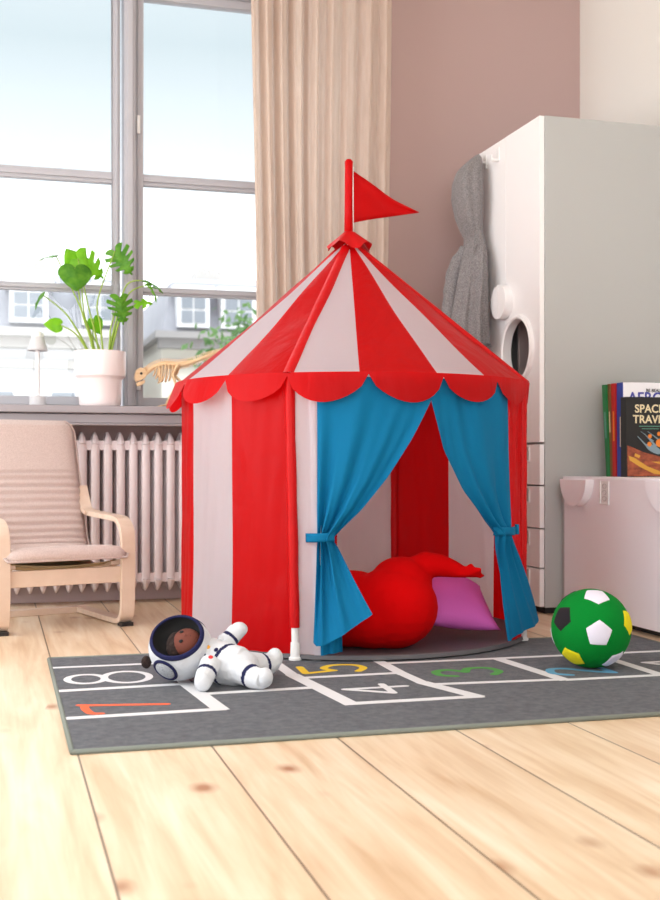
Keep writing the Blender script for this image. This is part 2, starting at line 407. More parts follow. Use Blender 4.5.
# ------------------------------------------------------------------ radiator
rad = thing('radiator', 'pale pinkish grey column radiator under the window sill', 'radiator', (0, YW - .082, 0))
def rad_section():
    s = MB()
    for yy in (-.045, .045):
        s.grid([[(.0165 * cos(2 * pi * k / 14), yy + .0125 * sin(2 * pi * k / 14), z) for k in range(14)] for z in (.09, .60)], closed=True)
    for zc in (.085, .59):
        s.tube([(0, -.052, zc), (0, .052, zc)], .016, 10)
    # rounded pointed shoulders at top and foot
    for zc, dz in ((.600, 1), (.078, -1)):
        s.tube([(0, -.05, zc - dz * .012), (0, -.045, zc + dz * .014), (0, -.02, zc + dz * .03), (0, .02, zc + dz * .03), (0, .045, zc + dz * .014), (0, .05, zc - dz * .012)], [.0165, .010, .005, .005, .010, .0165], 8)
    # web plates joining to the neighbour
    s.box((-.0235, -.050, .568), (.0235, -.02, .602)); s.box((-.0235, -.050, .078), (.0235, -.02, .112))
    return s
sec = rad_section().build('section', 'rad', rad, smooth='auto')
xs = [(-.34 + .0462 * i) for i in range(33)]
sec.location = (xs[0], 0, 0)
for x in xs[1:]:
    c = sec.copy(); COL.objects.link(c); c.parent = rad; c.location = (x, 0, 0)
MB().tube([(xs[-1] + .02, 0, .09), (xs[-1] + .07, 0, .09), (xs[-1] + .08, 0, .08), (xs[-1] + .08, 0, 0)], .009, 10).build('pipe', 'rad', rad, smooth=True)
for x in (xs[1], xs[-2]): MB().box((x - .01, -.045, 0), (x + .01, .045, .062)).build('foot', 'rad', rad, bevel=.002)

# ------------------------------------------------------------------ beige curtain
cu = MB(); rows = []
for i in range(24):
    z = .015 + 2.604 * i / 23; row = []
    for j in range(141):
        u = j / 140; x = .912 + .532 * u + .012 * sin(z * 1.7 + 4 * u)
        a = .022 + .012 * sin(5.1 * u + 1)
        y = 4.160 - a * (sin(2 * pi * 8.5 * u ** 0.92 + .35 * sin(z * 1.3)) + .35 * sin(2 * pi * 19 * u + 1.3))
        row.append((x, y, z))
    rows.append(row)
cu.grid(rows)
cuo = tag(cu.build('window_curtain', 'beige', None, smooth=True), 'beige floor-length linen curtain hanging in folds at the right of the window', 'curtain')

# ------------------------------------------------------------------ circus tent
TC = (1.038, 3.325, 0.0)
tent = thing('circus_tent', 'red and white striped play circus tent with blue entrance drapes standing on the grey rug', 'play tent', TC, radians(11))
R0 = .512
def tp(phi, r, z):
    p = (phi + 180) % 360 - 180
    a = radians(phi - min(1, max(0, z) / .75) * (2.0 * math.exp(-((p + 38) / 22) ** 2) + 3.6 * math.exp(-((p - 15) / 16) ** 2)))     # the near left post leans a little
    lean = -.010 * max(0, min(1, (z - .75) / .44))
    return (r * sin(a) + lean, -r * cos(a), z)
def stripe(phi): return 0 if (math.floor(phi / 22.5) % 2 == 0) else 1
# roof
rows = []
RB = [-45 - 22.5 * k for k in range(6, 0, -1)] + [-45, -24.8, -1.8, 18.3, 45] + [45 + 22.5 * k for k in range(1, 7)]     # gore seams
RPH = []
for a_, b_ in zip(RB, RB[1:]): RPH += [a_ + (b_ - a_) * k / 8 for k in range(8)]
n = len(RPH)
nt_ = 18
ZA, ZE, RE = 1.195, .752, .527
for i in range(nt_ + 1):
    t = .03 + .97 * i / nt_; row = []
    for j in range(n):
        phi = RPH[j]
        q = ((phi + 45) % 90) / 90            # 0 at a post, 1 at the next
        mid = 1 - abs(2 * q - 1)
        sag = .030 * sin(pi * t) ** .9 * (mid ** .8)
        g = ((phi % 22.5) / 22.5)
        r = RE * t * (1 - sag) - .003 * sin(pi * g) * t
        z = ZA + (ZE - ZA) * t + .0035 * sin(7 * phi * pi / 180 + 9 * t) * sin(pi * t)
        row.append(tp(phi, r, z))
    rows.append(row)
MB().grid(rows, closed=True, matf=lambda i, j: (j // 8) % 2).build('roof', ['white', 'red'], tent, smooth=True)
# raised seam bands over the four roof ribs
for ph in (-45, 45, 135, -135):
    rows = []
    for i in range(15):
        t = .06 + .94 * i / 14; hw = .016 + .002 * t
        z = ZA + (ZE - ZA) * t; r = RE * t
        dp = math.degrees(hw / max(r, .01))
        rows.append([tp(ph + dp * k, r + (.006 if abs(k) < .9 else -.002), z + (.004 if abs(k) < .9 else -.003)) for k in (-1, -.6, 0, .6, 1)])
    MB().grid(rows).build('roof_seam', 'redseam', tent, smooth=True)
# scalloped valance
rows = []; nn = 16 * 12; D = []
for i in range(9):
    t = i / 8; row = []
    for j in range(nn):
        phi = -180 + 360 * j / nn; s = (j % 12) / 12
        dep = .010 + .066 * (sin(pi * s) ** .55 if s > 0 else 0)
        k = j // 12
        fl = (.006 + .006 * sin(1.7 * k + .6) ** 2) * t
        if 30 < phi < 120: fl = -.010 * t * sin(pi * (phi - 30) / 90); dep *= 1 - .35 * sin(pi * (phi - 30) / 90)
        fl += .02 * t * max(0, cos(radians(phi + 100))) ** 2
        row.append(tp(phi, RE + .003 + fl * (dep / .07), ZE + .003 - dep * t + .004 * sin(phi * .21)* t))
    rows.append(row)
MB().grid(rows, closed=True).build('scalloped_valance', 'red', tent, smooth=True)
# wall cloth from one side of the entrance round to the other
rows = []; P0, P1 = 29.2, 323.6; cols = 220
phis = sorted(set([P0 + (P1 - P0) * j / cols for j in range(cols + 1)] + [22.5 * k for k in range(2, 15)]))
for i in range(25):
    z = .014 + (.748 - .014) * i / 24; row = []
    for phi in phis:
        p45 = ((phi + 45) % 90) / 90
        bul = -.004 * sin(pi * p45) * sin(pi * (i / 24)) + .0025 * sin(phi * .33 + 5 * z) * sin(pi * i / 24) + .0015 * sin(phi * 1.1 - 13 * z)
        bul += .013 * math.exp(-((phi - 82) / 32) ** 2) * sin(pi * min(1, .25 + .62 * i / 24))
        hem = .006 * sin(phi * .25) if i == 0 else 0
        row.append(tp(phi, R0 + bul, z + hem))
    rows.append(row)
MB().grid(rows, matf=lambda i, j: stripe((phis[j] + phis[j + 1]) / 2)).build('wall_cloth', ['white', 'red'], tent, smooth=True)
# hem bands at each side of the entrance
for ph in (-38.2,):
    MB().grid([[tp(ph + d, R0 + .0035, .02 + .73 * i / 6) for d in (-.9, 0, .9)] for i in range(7)]).build('entrance_hem', 'white' if ph < 0 else 'red', tent, smooth=True)
# posts, sleeves, feet
for ph in (-45, 45, 135, -135):
    x, y, _ = tp(ph, R0 + .002, 0); x1_, y1_, _ = tp(ph, R0 + .002, .75)
    po = MB().tube([(x, y, .02), (x1_, y1_, .75)], .0095, 14).build('pole', 'plastic', tent, smooth='auto')
    MB().lathe([(.0, .0), (.0175, .0), (.0175, .006), (.0135, .009), (.0125, .045), (.0, .045)], (x, y, .008), 20).build('pole_foot', 'plastic', po, smooth='auto')
    s = MB(); rr = []
    for i in range(13):
        z = .092 + (.75 - .092) * i / 12
        w_ = .0135 + .0008 * sin(i * 1.9); fz = z / .75
        rr.append([(x + (x1_ - x) * fz + w_ * cos(2 * pi * k / 14), y + (y1_ - y) * fz + w_ * sin(2 * pi * k / 14), z) for k in range(14)])
    s.grid(rr, closed=True).build('pole_sleeve', 'redseam', tent, smooth=True)
# groundsheet with rolled rim
g = MB().lathe([(0, .010), (.0, .016), (.49, .017), (.505, .024), (.516, .022), (.520, .012), (.512, .009), (0, .009)], (0, 0, 0), 96)
g.build('groundsheet', 'mat_', tent, smooth='auto')
# crown cap, pole sleeve with piping, pennant
rows = []
for i in range(8):
    t = i / 7
    rows.append([tp(360 * j / 48, .010 + .056 * t ** 1.1 * (1 + .10 * t * cos(radians(8 * 360 * j / 48))), 1.222 - .040 * t ** 1.15 - .012 * t * t * (1 + cos(radians(4 * 360 * j / 48 + 40)))) for j in range(48)])
MB().grid(rows, closed=True).build('crown_cap', 'redseam', tent, smooth=True)
MB().tube([(0, 0, 1.15), (0, 0, 1.42)], .006, 10).build('flag_pole', 'plastic', tent, smooth='auto').location = (-.012, 0, 0)
MB().tube([(0, 0, 1.19), (0, 0, 1.30), (.001, 0, 1.41), (.001, 0, 1.432), (.001, 0, 1.438)], [.0135, .012, .012, .0125, .007], 12).build('pole_sleeve', 'red', tent, smooth=True).location = (-.012, 0, 0)
MB().tube([(.0135, -.004, 1.215), (.0125, -.005, 1.32), (.0125, -.004, 1.418)], .0022, 8).build('white_piping', 'plastic', tent, smooth=True).location = (-.012, 0, 0)
rows = []
for i in range(21):
    u = i / 20; x = .009 + .226 * u
    zt = 1.410 - .112 * u - .006 * sin(pi * u); zb = 1.246 + .048 * u + .004 * sin(pi * u * .9)
    if u > .97: zb = zt - .002
    rows.append([(x, -.010 * sin(2.6 * u * pi) * u - .01 * u + .004 * sin(9 * v + 4 * u), zb + (zt - zb) * v) for v in [k / 8 for k in range(9)]])
MB().grid(rows).build('pennant_flag', 'red', tent, smooth=True, solid=.0012).location = (-.012, 0, 0)

# blue drapes (phi of outer and inner edge against height); tied back near half height
def drape(tab, bottom, npl, name, flap, amp=1.0, sgn=1):
    rows = []; zt, zb = tab[-1][0], tab[0][0]
    NV = 60; NR = 54
    for i in range(NR + 1):
        t = i / NR; row = []
        for j in range(NV + 1):
            v = j / NV
            b = interp(bottom, v)
            zb_v, phb, rb = b
            z = zb_v + (zt - zb_v) * t
            pa, pb = interp(tab, z)
            low = max(0, 1 - (z - zb_v) / (.32 - zb_v))
            ph = pa + (pb - pa) * v
            ph = ph * (1 - low) + phb * low if low > 0 else ph
            wid = abs(pb - pa) if low == 0 else abs(bottom[-1][2] - bottom[0][2]) * low + abs(pb - pa) * (1 - low)
            cmp_ = max(0, min(1, 1 - (wid - 5) / 26))
            a = (.0026 + .0110 * cmp_ ** 1.1) * amp * (1 - .45 * low)
            vv = v ** (.8 if sgn > 0 else 1.15)
            r = .519 + (rb - .519) * (low ** 1.3) + a * sin(2 * pi * npl * vv + .9 * sin(3 * v + 5 * z)) + .3 * a * sin(2 * pi * npl * 1.7 * vv + 2 + 4 * z)
            r += .006 * sin(pi * v) * sin(2.2 * pi * v + 9 * z) * (1 - cmp_)
            r += .0035 * v * v * sin(2 * pi * 6.5 * v + 7 * z) * min(1, (zt - z) / .15)
            r += .016 * math.exp(-((z - .325) / .03) ** 2) * sin(pi * v) * .6
            row.append(tp(ph, r, z))
        rows.append(row)
    d = MB().grid(rows)
    if flap:
        rr = []
        for i in range(9):
            t = i / 8
            rr.append([tp(flap[0] + (flap[1] - flap[0]) * k / 10, .512 + .006 * sin(k * 1.3), flap[2] + (flap[3] - flap[2]) * t + flap[4] * k / 10 * (1 - t)) for k in range(11)])
        d.grid(rr)
    return d.build(name, 'blue', tent, smooth=True)
ltab = [(.30, -37.3, -32.4), (.325, -37.2, -32.9), (.348, -37.2, -30.6), (.40, -37.2, -24.8), (.48, -37.0, -17.9), (.58, -36.8, -10.8), (.684, -36.6, -4.1), (.742, -36.4, -1.6)]
lbot = [(0, .060, -38.6, .545), (.15, .052, -37.6, .560), (.35, .058, -35, .57), (.6, .082, -30.8, .575), (1, .137, -22.9, .575)]
dl = drape(ltab, lbot, 3.2, 'entrance_drape', (-37.6, -31.0, .020, .16, .012))
rtab = [(.29, 28.8, 21.0), (.324, 29.3, 21.6), (.366, 29.6, 16.1), (.448, 29.7, 7.3), (.554, 29.7, .1), (.684, 29.7, -4.1), (.742, 29.7, -5.2)]
rbot = [(0, .064, 50.5, .555), (.3, .056, 42, .555), (.55, .050, 35, .55), (.8, .042, 28, .545), (1, .034, 22.8, .545)]
dr = drape(rtab, rbot, 3.4, 'entrance_drape', None, sgn=-1)
# tieback bands
def tie(pa, pb, ra, z, parent):
    rows = []
    for k in range(25):
        u = k / 24; ph = pa + (pb - pa) * u
        r = ra + .018 * sin(pi * min(1, u * 1.05)) ** .6
        rows.append([tp(ph, r + (.001 if abs(q) == 1 else .002), z + .0115 * q + .003 * (u - .5)) for q in (-1, -.5, 0, .5, 1)])
    MB().grid(rows).build('tieback', 'blue', parent, smooth=True, solid=.003)
tie(-40.6, -32.4, .521, .328, dl)
tie(31.8, 20.4, .521, .333, dr)
MB().box((-.005, -.004, -.014), (.005, .004, .014)).build('tie_loop', 'blue', dr, bevel=.001).location = tp(32.5, .53, .335)

# ------------------------------------------------------------------ rug
rug = MB()
Q = [(.132, 2.096), (1.826, 2.070), (1.822, 3.045), (.136, 3.107)]
def rq(u, v, z):   # bilinear position on the rug
    a = Vector(Q[0]).lerp(Vector(Q[1]), u); b = Vector(Q[3]).lerp(Vector(Q[2]), u); c = a.lerp(b, v); return (c.x, c.y, z)
ZR = .0075
o = rug
rug.add([rq(0, 0, 0), rq(1, 0, 0), rq(1, 1, 0), rq(0, 1, 0), rq(0, 0, ZR), rq(1, 0, ZR), rq(1, 1, ZR), rq(0, 1, ZR)], [(3, 2, 1, 0), (4, 5, 6, 7)], 0)
rug.add([rq(0, 0, 0), rq(1, 0, 0), rq(1, 1, 0), rq(0, 1, 0), rq(0, 0, ZR), rq(1, 0, ZR), rq(1, 1, ZR), rq(0, 1, ZR)], [(0, 1, 5, 4), (1, 2, 6, 5), (2, 3, 7, 6), (3, 0, 4, 7)], 1)
zi = ZR + .0004
cnt = [0]
def seg(a, b, w, mi, mb=rug):
    cnt[0] += 1
    z = zi + cnt[0] * 6e-6
    a = Vector(a); b = Vector(b); d = (b - a).normalized(); nrm = Vector((-d.y, d.x)) * w / 2
    a2 = a - d * 0; b2 = b + d * 0
    mb.add([(a2.x - nrm.x, a2.y - nrm.y, z), (b2.x - nrm.x, b2.y - nrm.y, z), (b2.x + nrm.x, b2.y + nrm.y, z), (a2.x + nrm.x, a2.y + nrm.y, z)], [(0, 1, 2, 3)], mi)
def poly(pts, w, mi, closed=False):
    """rounded ink stroke along a path, mitred strip"""
    cnt[0] += 1
    z = zi + cnt[0] * 6e-6
    P = [Vector(p) for p in pts]; nP = len(P)
    if isinstance(w, (int, float)): w = [w] * nP
    L_, R_ = [], []
    for i, p in enumerate(P):
        a = P[(i - 1) % nP] if closed else P[max(i - 1, 0)]; b = P[(i + 1) % nP] if closed else P[min(i + 1, nP - 1)]
        d = (b - a).normalized(); nn_ = Vector((-d.y, d.x)) * w[i] / 2
        L_.append((p.x + nn_.x, p.y + nn_.y, z)); R_.append((p.x - nn_.x, p.y - nn_.y, z))
    k = len(rug.v); rug.v += L_ + R_
    for i in range(nP if closed else nP - 1):
        j = (i + 1) % nP; rug.f.append((k + i, k + nP + i, k + nP + j, k + j)); rug.m.append(mi)
    if not closed:
        for c, ww in ((P[0], w[0]), (P[-1], w[-1])):
            k = len(rug.v); rug.v += [(c.x + ww / 2 * cos(t * pi / 6), c.y + ww / 2 * sin(t * pi / 6), z + 3e-6) for t in range(12)]
            rug.f.append(tuple(range(k, k + 12))); rug.m.append(mi)
WL = .026; IN = 2
for a, b, ww in [((.134, 2.955), (.45, 2.945), .022), ((.134, 2.650), (.43, 2.655), WL), ((.134, 2.362), (.462, 2.362), WL),
              ((.425, 2.955), (.425, 2.66), .03), ((.425, 2.67), (.451, 2.352), .036), ((.44, 2.528), (.715, 2.530), .026),
              ((.42, 2.800), (.69, 2.80), .024),
              ((.690, 2.96), (.690, 2.66), .030), ((.690, 2.70), (.728, 2.325), .036), ((.70, 2.650), (.965, 2.647), .024), ((.72, 2.338), (1.03, 2.332), .028),
              ((.955, 2.955), (.950, 2.62), .03), ((.950, 2.66), (.958, 2.50), .03), ((.957, 2.52), (1.018, 2.325), .036),
              ((.955, 2.782), (1.822, 2.752), .024), ((.978, 2.488), (1.30, 2.458), .024), ((1.29, 2.452), (1.822, 2.436), .024),
              ((1.262, 2.782), (1.292, 2.445), .034), ((1.545, 2.766), (1.545, 2.445), .030), ((1.812, 2.76), (1.812, 2.44), .02)]:
    seg(a, b, ww, IN)
def digit(paths, x0, x1, y0, y1, w, mi):
    """paths in digit space: s across 0..1 (towards the back), t along 0..1 (bottom to top, top points to -x)"""
    for pth, cl in paths:
        pts = [(x1 - (x1 - x0) * t, y0 + (y1 - y0) * s) for s, t in pth]
        if len(pts) > 2:
            q = catmull([(p[0], p[1], 0) for p in (pts + [pts[0]] if cl else pts)], 6); pts = [(p.x, p.y) for p in q]
            if cl: pts = pts[:-1]
        poly(pts, w, mi, cl)
def circ(cs, ct, rs, rt, n=14): return [(cs + rs * cos(2 * pi * k / n), ct + rt * sin(2 * pi * k / n)) for k in range(n)]
digit([(circ(.5, .27, .46, .27), True), (circ(.5, .76, .36, .22), True)], .160, .356, 2.70, 2.86, .018, 2)
digit([([(.92, 1.0), (.84, .92)], False), ([(.55, .0), (.88, .94)], False), ([(.02, .80), (.10, .90), (.5, .95), (.90, .95)], False)], .172, .350, 2.385, 2.490, .018, 3)
digit([([(.92, .93), (.12, .97)], False), ([(.12, .97), (.30, .50)], False), ([(.30, .50), (.62, .60), (.95, .40), (.85, .08), (.45, .0), (.08, .16)], False)], .722, .885, 2.69, 2.80, .020, 4)
digit([([(.66, .0), (.66, .95)], False), ([(.66, .95), (.05, .34)], False), ([(.05, .34), (.98, .30)], False)], .752, .905, 2.415, 2.525, .018, 2)
digit([([(.08, .80), (.30, .98), (.75, .95), (.90, .72), (.52, .52)], False), ([(.52, .52), (.95, .36), (.88, .06), (.40, .0), (.04, .18)], False)], 1.03, 1.19, 2.56, 2.66, .022, 5)
digit([([(.05, .80), (.35, 1.0), (.85, .88), (.85, .62), (.35, .30), (.05, .02)], False), ([(.05, .02), (.95, .02)], False)], 1.305, 1.455, 2.50, 2.60, .022, 6)
digit([([(.5, .0), (.5, 1.0)], False), ([(.5, 1.0), (.2, .86)], False)], 1.60, 1.75, 2.555, 2.66, .02, 2)
ro = rug.build('hopscotch_rug', ['rug', 'rugedge', 'rw', 'ro', 'ry', 'rg', 'rb'], None, weld=False)
tag(ro, 'charcoal grey rug with white hopscotch boxes and coloured numbers on the pine floor', 'rug')
# bound edge
ed = MB(); pts = [rq(0, 0, .0045), rq(1, 0, .0045), rq(1, 1, .0045), rq(0, 1, .0045)]
for a, b in zip(pts, pts[1:] + pts[:1]): ed.tube([a, b], .0052, 8)
ed.build('bound_edge', 'rugedge', ro, smooth=True)['label'] = 'grey green stitched edge binding'

# ------------------------------------------------------------------ frame with x to the right of view, y away (used to lay out the toys)
YAW = -math.atan2(335, 1150)
CR = Vector((cos(YAW), sin(YAW), 0)); CF = Vector((-sin(YAW), cos(YAW), 0))
def LD(l, d, z): return CR * l + CF * d + Vector((0, 0, z))

# heart cushion with arms
hl = Vector((LD(.16, 3.14, 0).x, LD(.16, 3.14, 0).y, .018))
heart = thing('heart_cushion', 'big red plush cushion with an arm and hand lying inside the tent', 'plush cushion', hl, YAW)
def hp(l, d, z): return Vector((l - .16, d - 3.14, z - .018))
sh = [('e', hp(.172, 3.14, .126), (.124, .115, .112)), ('e', hp(.06, 3.18, .118), (.125, .12, .106)), ('e', hp(.195, 3.17, .185), (.088, .09, .078)), ('e', hp(.12, 3.15, .105), (.13, .12, .092)),
      ('t', [hp(.22, 3.18, .22), hp(.265, 3.18, .240), hp(.31, 3.18, .236), hp(.345, 3.175, .226), hp(.365, 3.17, .220)], [.036, .038, .032, .024, .018]),
      ('e', hp(.368, 3.17, .2165), (.030, .024, .013)),
      ('t', [hp(.372, 3.165, .222), hp(.388, 3.160, .236), hp(.394, 3.158, .238)], [.010, .010, .008]),
      ('t', [hp(.38, 3.160, .217), hp(.405, 3.150, .227), hp(.415, 3.147, .227)], [.010, .0095, .008]),
      ('t', [hp(.38, 3.165, .213), hp(.41, 3.162, .211), hp(.425, 3.160, .209)], [.009, .0085, .006]),
      ('t', [hp(.38, 3.18, .212), hp(.405, 3.19, .209), hp(.416, 3.195, .207)], [.009, .0085, .006]),
      ('t', [hp(.36, 3.18, .220), hp(.375, 3.20, .222), hp(.383, 3.21, .220)], [.010, .009, .006])]
smooth_blob('cushion_body', sh, .005, 'plushr', heart, smooth=9)

# pink pillow
pl = Vector((LD(.36, 3.36, 0).x, LD(.36, 3.36, 0).y, .018))
pil = MB()
c4 = [Vector((.485 - .36, 3.26 - 3.36, .046 - .018)), Vector((.452 - .36, 3.47 - 3.36, .150 - .018)), Vector((.235 - .36, 3.49 - 3.36, .215 - .018)), Vector((.225 - .36, 3.22 - 3.36, .078 - .018))]
nrm = (c4[1] - c4[0]).cross(c4[3] - c4[0]).normalized()
if nrm.z < 0: nrm = -nrm
for sgn in (1, -1):
    rows = []
    for i in range(25):
        u = i / 24; row = []
        for j in range(25):
            v = j / 24
            pin = .10
            uu = u + (u - .5) * -pin * (1 - (2 * v - 1) ** 2) * 1.0; vv = v + (v - .5) * -pin * (1 - (2 * u - 1) ** 2)
            p = c4[0].lerp(c4[1], vv).lerp(c4[3].lerp(c4[2], vv), uu)
            h = (max(0, (1 - (2 * u - 1) ** 2)) * max(0, (1 - (2 * v - 1) ** 2))) ** .55
            row.append(p + nrm * sgn * (.060 if sgn > 0 else .062) * h)
        rows.append(row)
    pil.grid(rows)
po = pil.build('pillow', 'pink', None, smooth=True); po.location = pl; po.rotation_euler = (0, 0, YAW)
tag(po, 'magenta pink square pillow lying behind the red plush cushion in the tent', 'pillow')

# ------------------------------------------------------------------ astronaut doll
do = LD(-.26, 2.66, 0); do.z = .008
doll = thing('astronaut_doll', 'white astronaut rag doll with navy trim lying on the grey rug', 'soft toy', do, YAW)
def dp_(l, d, z): return Vector((l + .26, d - 2.66, z - .008))
HC = dp_(-.349, 2.69, .086); HR = .0745
chest = dp_(-.283, 2.70, .062); torso = dp_(-.242, 2.675, .052); hips = dp_(-.205, 2.66, .047)
lf = dp_(-.150, 2.735, .040); lf2 = dp_(-.136, 2.75, .046); rf = dp_(-.172, 2.612, .032); rf2 = dp_(-.150, 2.595, .032)
sa = dp_(-.25, 2.735, .088); ha = dp_(-.232, 2.752, .108); ha2 = dp_(-.224, 2.758, .117)
sb = dp_(-.272, 2.635, .062); hb = dp_(-.283, 2.592, .036); hb2 = dp_(-.285, 2.582, .029)
shp = [('e', chest, (.050, .056, .048)), ('t', [chest, torso, hips], [.048, .050, .047]), ('e', hips, (.043, .052, .040)),
       ('t', [hips + Vector((0, .02, 0)), lf, lf2], [.036, .027, .024]), ('t', [hips + Vector((0, -.02, 0)), rf, rf2], [.034, .026, .023]),
       ('e', lf2 + Vector((.004, 0, .008)), (.020, .021, .024)), ('e', rf2 + Vector((.004, 0, .004)), (.018, .019, .023)),
       ('t', [sa, ha, ha2], [.026, .021, .022]), ('e', ha2 + Vector((.006, 0, .004)), (.021, .021, .018)),
       ('t', [sb, hb, hb2], [.026, .022, .021]), ('e', hb2 + Vector((0, -.003, 0)), (.020, .021, .022)),
       ('t', [HC.lerp(chest, .62), chest], [.04, .045])]
axis_t = (hips - chest).normalized()
def band(c, o, ax, hw, rad):
    d = c - o; return abs(d.dot(ax)) < hw and d.length < rad
def dmat(c):
    c = Vector(c)
    if band(c, torso + axis_t * .006, (axis_t + Vector((0, -.30, 0))).normalized(), .0048, .062): return 1
    for a, b, f in ((hips, lf2, .66), (hips, rf2, .62), (sa, ha2, .45), (sb, hb2, .55)):
        o = a.lerp(b, f)
        if band(c, o, (b - a).normalized(), .0044, .040): return 1
    return 0
body = smooth_blob('body', shp, .0028, ['toyw', 'toyb'], doll, dmat, smooth=5)
# helmet: sphere opened around the face direction F
F = Vector((-.12, -.70, .70)).normalized(); T = Vector((-1, .0, -.05)); T = (T - F * T.dot(F)).normalized(); S = F.cross(T).normalized()
def sph(th, ph, r, c=HC): return c + (F * cos(th) + (T * cos(ph) + S * sin(ph)) * sin(th)) * r
TH = radians(50)
rows = [[sph(TH + (pi - .02 - TH) * i / 20, 2 * pi * k / 40, HR * (1 + .015 * sin(3 * 2 * pi * k / 40 + i * .5))) for k in range(40)] for i in range(21)]
hm = MB().grid(rows, closed=True).build('helmet', 'toyw', doll, smooth=True)
rows = [[HC + F * (HR * cos(TH) - .040 * sin(min(1, i / 6) * pi / 2)) + (T * cos(2 * pi * k / 40) + S * sin(2 * pi * k / 40)) * HR * sin(TH) * max(.001, cos(i / 8 * pi / 2)) for k in range(40)] for i in range(9)]
MB().grid(rows, closed=True).build('helmet_lining', 'toyk', hm, smooth=True)
rows = []
for i in range(9):
    a = 2 * pi * i / 8
    rows.append([sph(TH + .055 + .085 * cos(a), 2 * pi * k / 48, HR * 1.005 + .0035 * sin(a)) for k in range(48)])
MB().grid(rows, closed=True).build('visor_rim', 'toyb', hm, smooth=True)
fc = HC + F * (HR * .36) - T * .020 + S * .004
fr_ = Matrix((S, T, F)).transposed()
fo = MB().ell(fc, (.035, .034, .026), 24, 0, fr_).build('face', 'toyf', doll, smooth=True)
for sx_ in (-1, 1):
    MB().ell(fc + S * .013 * sx_ + T * .008 + F * .0235, (.0042, .0052, .003), 12, 0, fr_).build('eye', 'toyk', fo, smooth=True)
MB().tube([fc + S * k * .003 - T * (.014 - abs(k) * .0016) + F * (.0228 - abs(k) * .0004) for k in (-3, -2, -1, 0, 1, 2, 3)], .0011, 6).build('mouth', 'toyk', fo, smooth=True)
MB().ell(fc + F * .0255 - T * .002, (.003, .003, .003), 10).build('nose', 'toyf', fo, smooth=True)
MB().ell(fc + T * .026 - F * .008, (.036, .024, .024), 20, 0, fr_).build('hair', 'toyh', doll, smooth=True)
MB().ell(HC + T * (HR + .006) + Vector((0, -.01, -.022)), (.012, .013, .015), 18).build('hair_puff', 'toyh', doll, smooth=True)
for s_ in (1, -1):
    E_ = (Vector((-.42, -.67, -.61)) * s_).normalized()
    ea = E_.orthogonal().normalized(); eb = E_.cross(ea)
    pad = MB().grid([[HC + (E_ * cos(t) + (ea * cos(2 * pi * k / 36) + eb * sin(2 * pi * k / 36)) * sin(t)) * HR * q for k in range(36)] for t, q in ((.01, 1.045), (.12, 1.045), (.24, 1.035), (.33, 1.02), (.36, 1.0))], closed=True).build('ear_pad', 'toym', hm, smooth=True)
    MB().grid([[HC + (E_ * cos(.385 + .055 * cos(2 * pi * i / 8)) + (ea * cos(2 * pi * k / 36) + eb * sin(2 * pi * k / 36)) * sin(.385 + .055 * cos(2 * pi * i / 8))) * (HR * 1.01 + .003 * sin(2 * pi * i / 8)) for k in range(36)] for i in range(9)], closed=True).build('ear_pad_rim', 'toyb', hm, smooth=True)
# chest buttons sit on the cloth
bt = BVHTree.FromPolygons([v.co[:] for v in body.data.vertices], [p.vertices[:] for p in body.data.polygons])
vd = Vector((0, .98, -.17)).normalized()
for (l, z, mm) in ((-.2825, .0895, 'ty'), (-.291, .070, 'toyb'), (-.2625, .083, 'toyb'), (-.2715, .066, 'tr')):
    st = dp_(l, 2.4, z + .05)
    h = bt.ray_cast(st, vd)
    if h[0] is None: continue
    rm = h[1].to_track_quat('Z', 'Y').to_matrix()
    MB().ell(h[0], (.0056, .0056, .0018), 16, 0, rm).build('chest_button', mm, body, smooth=True)

# ------------------------------------------------------------------ soft football
br = .0985
BC = LD(.6535, 2.879, 0)
ball = thing('football', 'green soft football with white, yellow and black pentagons on the rug', 'ball', (BC.x, BC.y, .008), YAW - .222)
BO = Vector((0, 0, br))
v1 = Vector((.197, -.97, -.13)).normalized(); v2 = Vector((.147, -.588, .795))
e2 = (v2 - v1 * v2.dot(v1)).normalized(); e3 = v1.cross(e2)
ang = math.atan(2)
TL = Matrix.Rotation(radians(-8), 3, 'X'); v1 = TL @ v1; v2 = TL @ v2
e2 = (v2 - v1 * v2.dot(v1)).normalized(); e3 = v1.cross(e2)
dirs = [(v1, 'bw')]; ring_c = ['bw', 'bk', 'by', 'bw', 'by']
tgt = [Vector((-.742, -.591, .316)), ]
sg = 1 if (e3.dot(tgt[0]) > 0) else -1
for k in range(5):
    a = 2 * pi * k / 5 * sg
    dirs.append(((v1 * cos(ang) + (e2 * cos(a) + e3 * sin(a)) * sin(ang)).normalized(), ring_c[k]))
dirs += [(-dirs[i][0], c) for i, c in zip(range(6), ('by', 'bk', 'by', 'bw', 'bk', 'bw'))]
MB().ell(BO, (br, br, br), 56).build('ball_cover', 'bg', ball, smooth=True)
for i, (dv, cm) in enumerate(dirs):
    nb = sorted([q[0] for q in dirs], key=lambda q: -q.dot(dv))[1]
    a1 = (nb - dv * nb.dot(dv)).normalized(); a2 = dv.cross(a1)
    # pentagon corners point between the neighbouring patches' directions
    cr_ = [a1 * cos(2 * pi * k / 5 ) + a2 * sin(2 * pi * k / 5 ) for k in range(5)]
    m_ = MB(); RG = 6; al = radians(20.8)
    rows = []
    for rI in range(RG + 1):
        t = rI / RG; row = []
        for k in range(5):
            for s_ in range(6):
                c = cr_[k].lerp(cr_[(k + 1) % 5], s_ / 6) * math.tan(al)
                p = (dv + c * max(t, .002)).normalized()
                row.append(BO + p * (br + (.0016 if rI < RG else -.001)))
        rows.append(row)
    m_.grid(rows, closed=True).build('pentagon_patch', cm, ball, smooth=True)

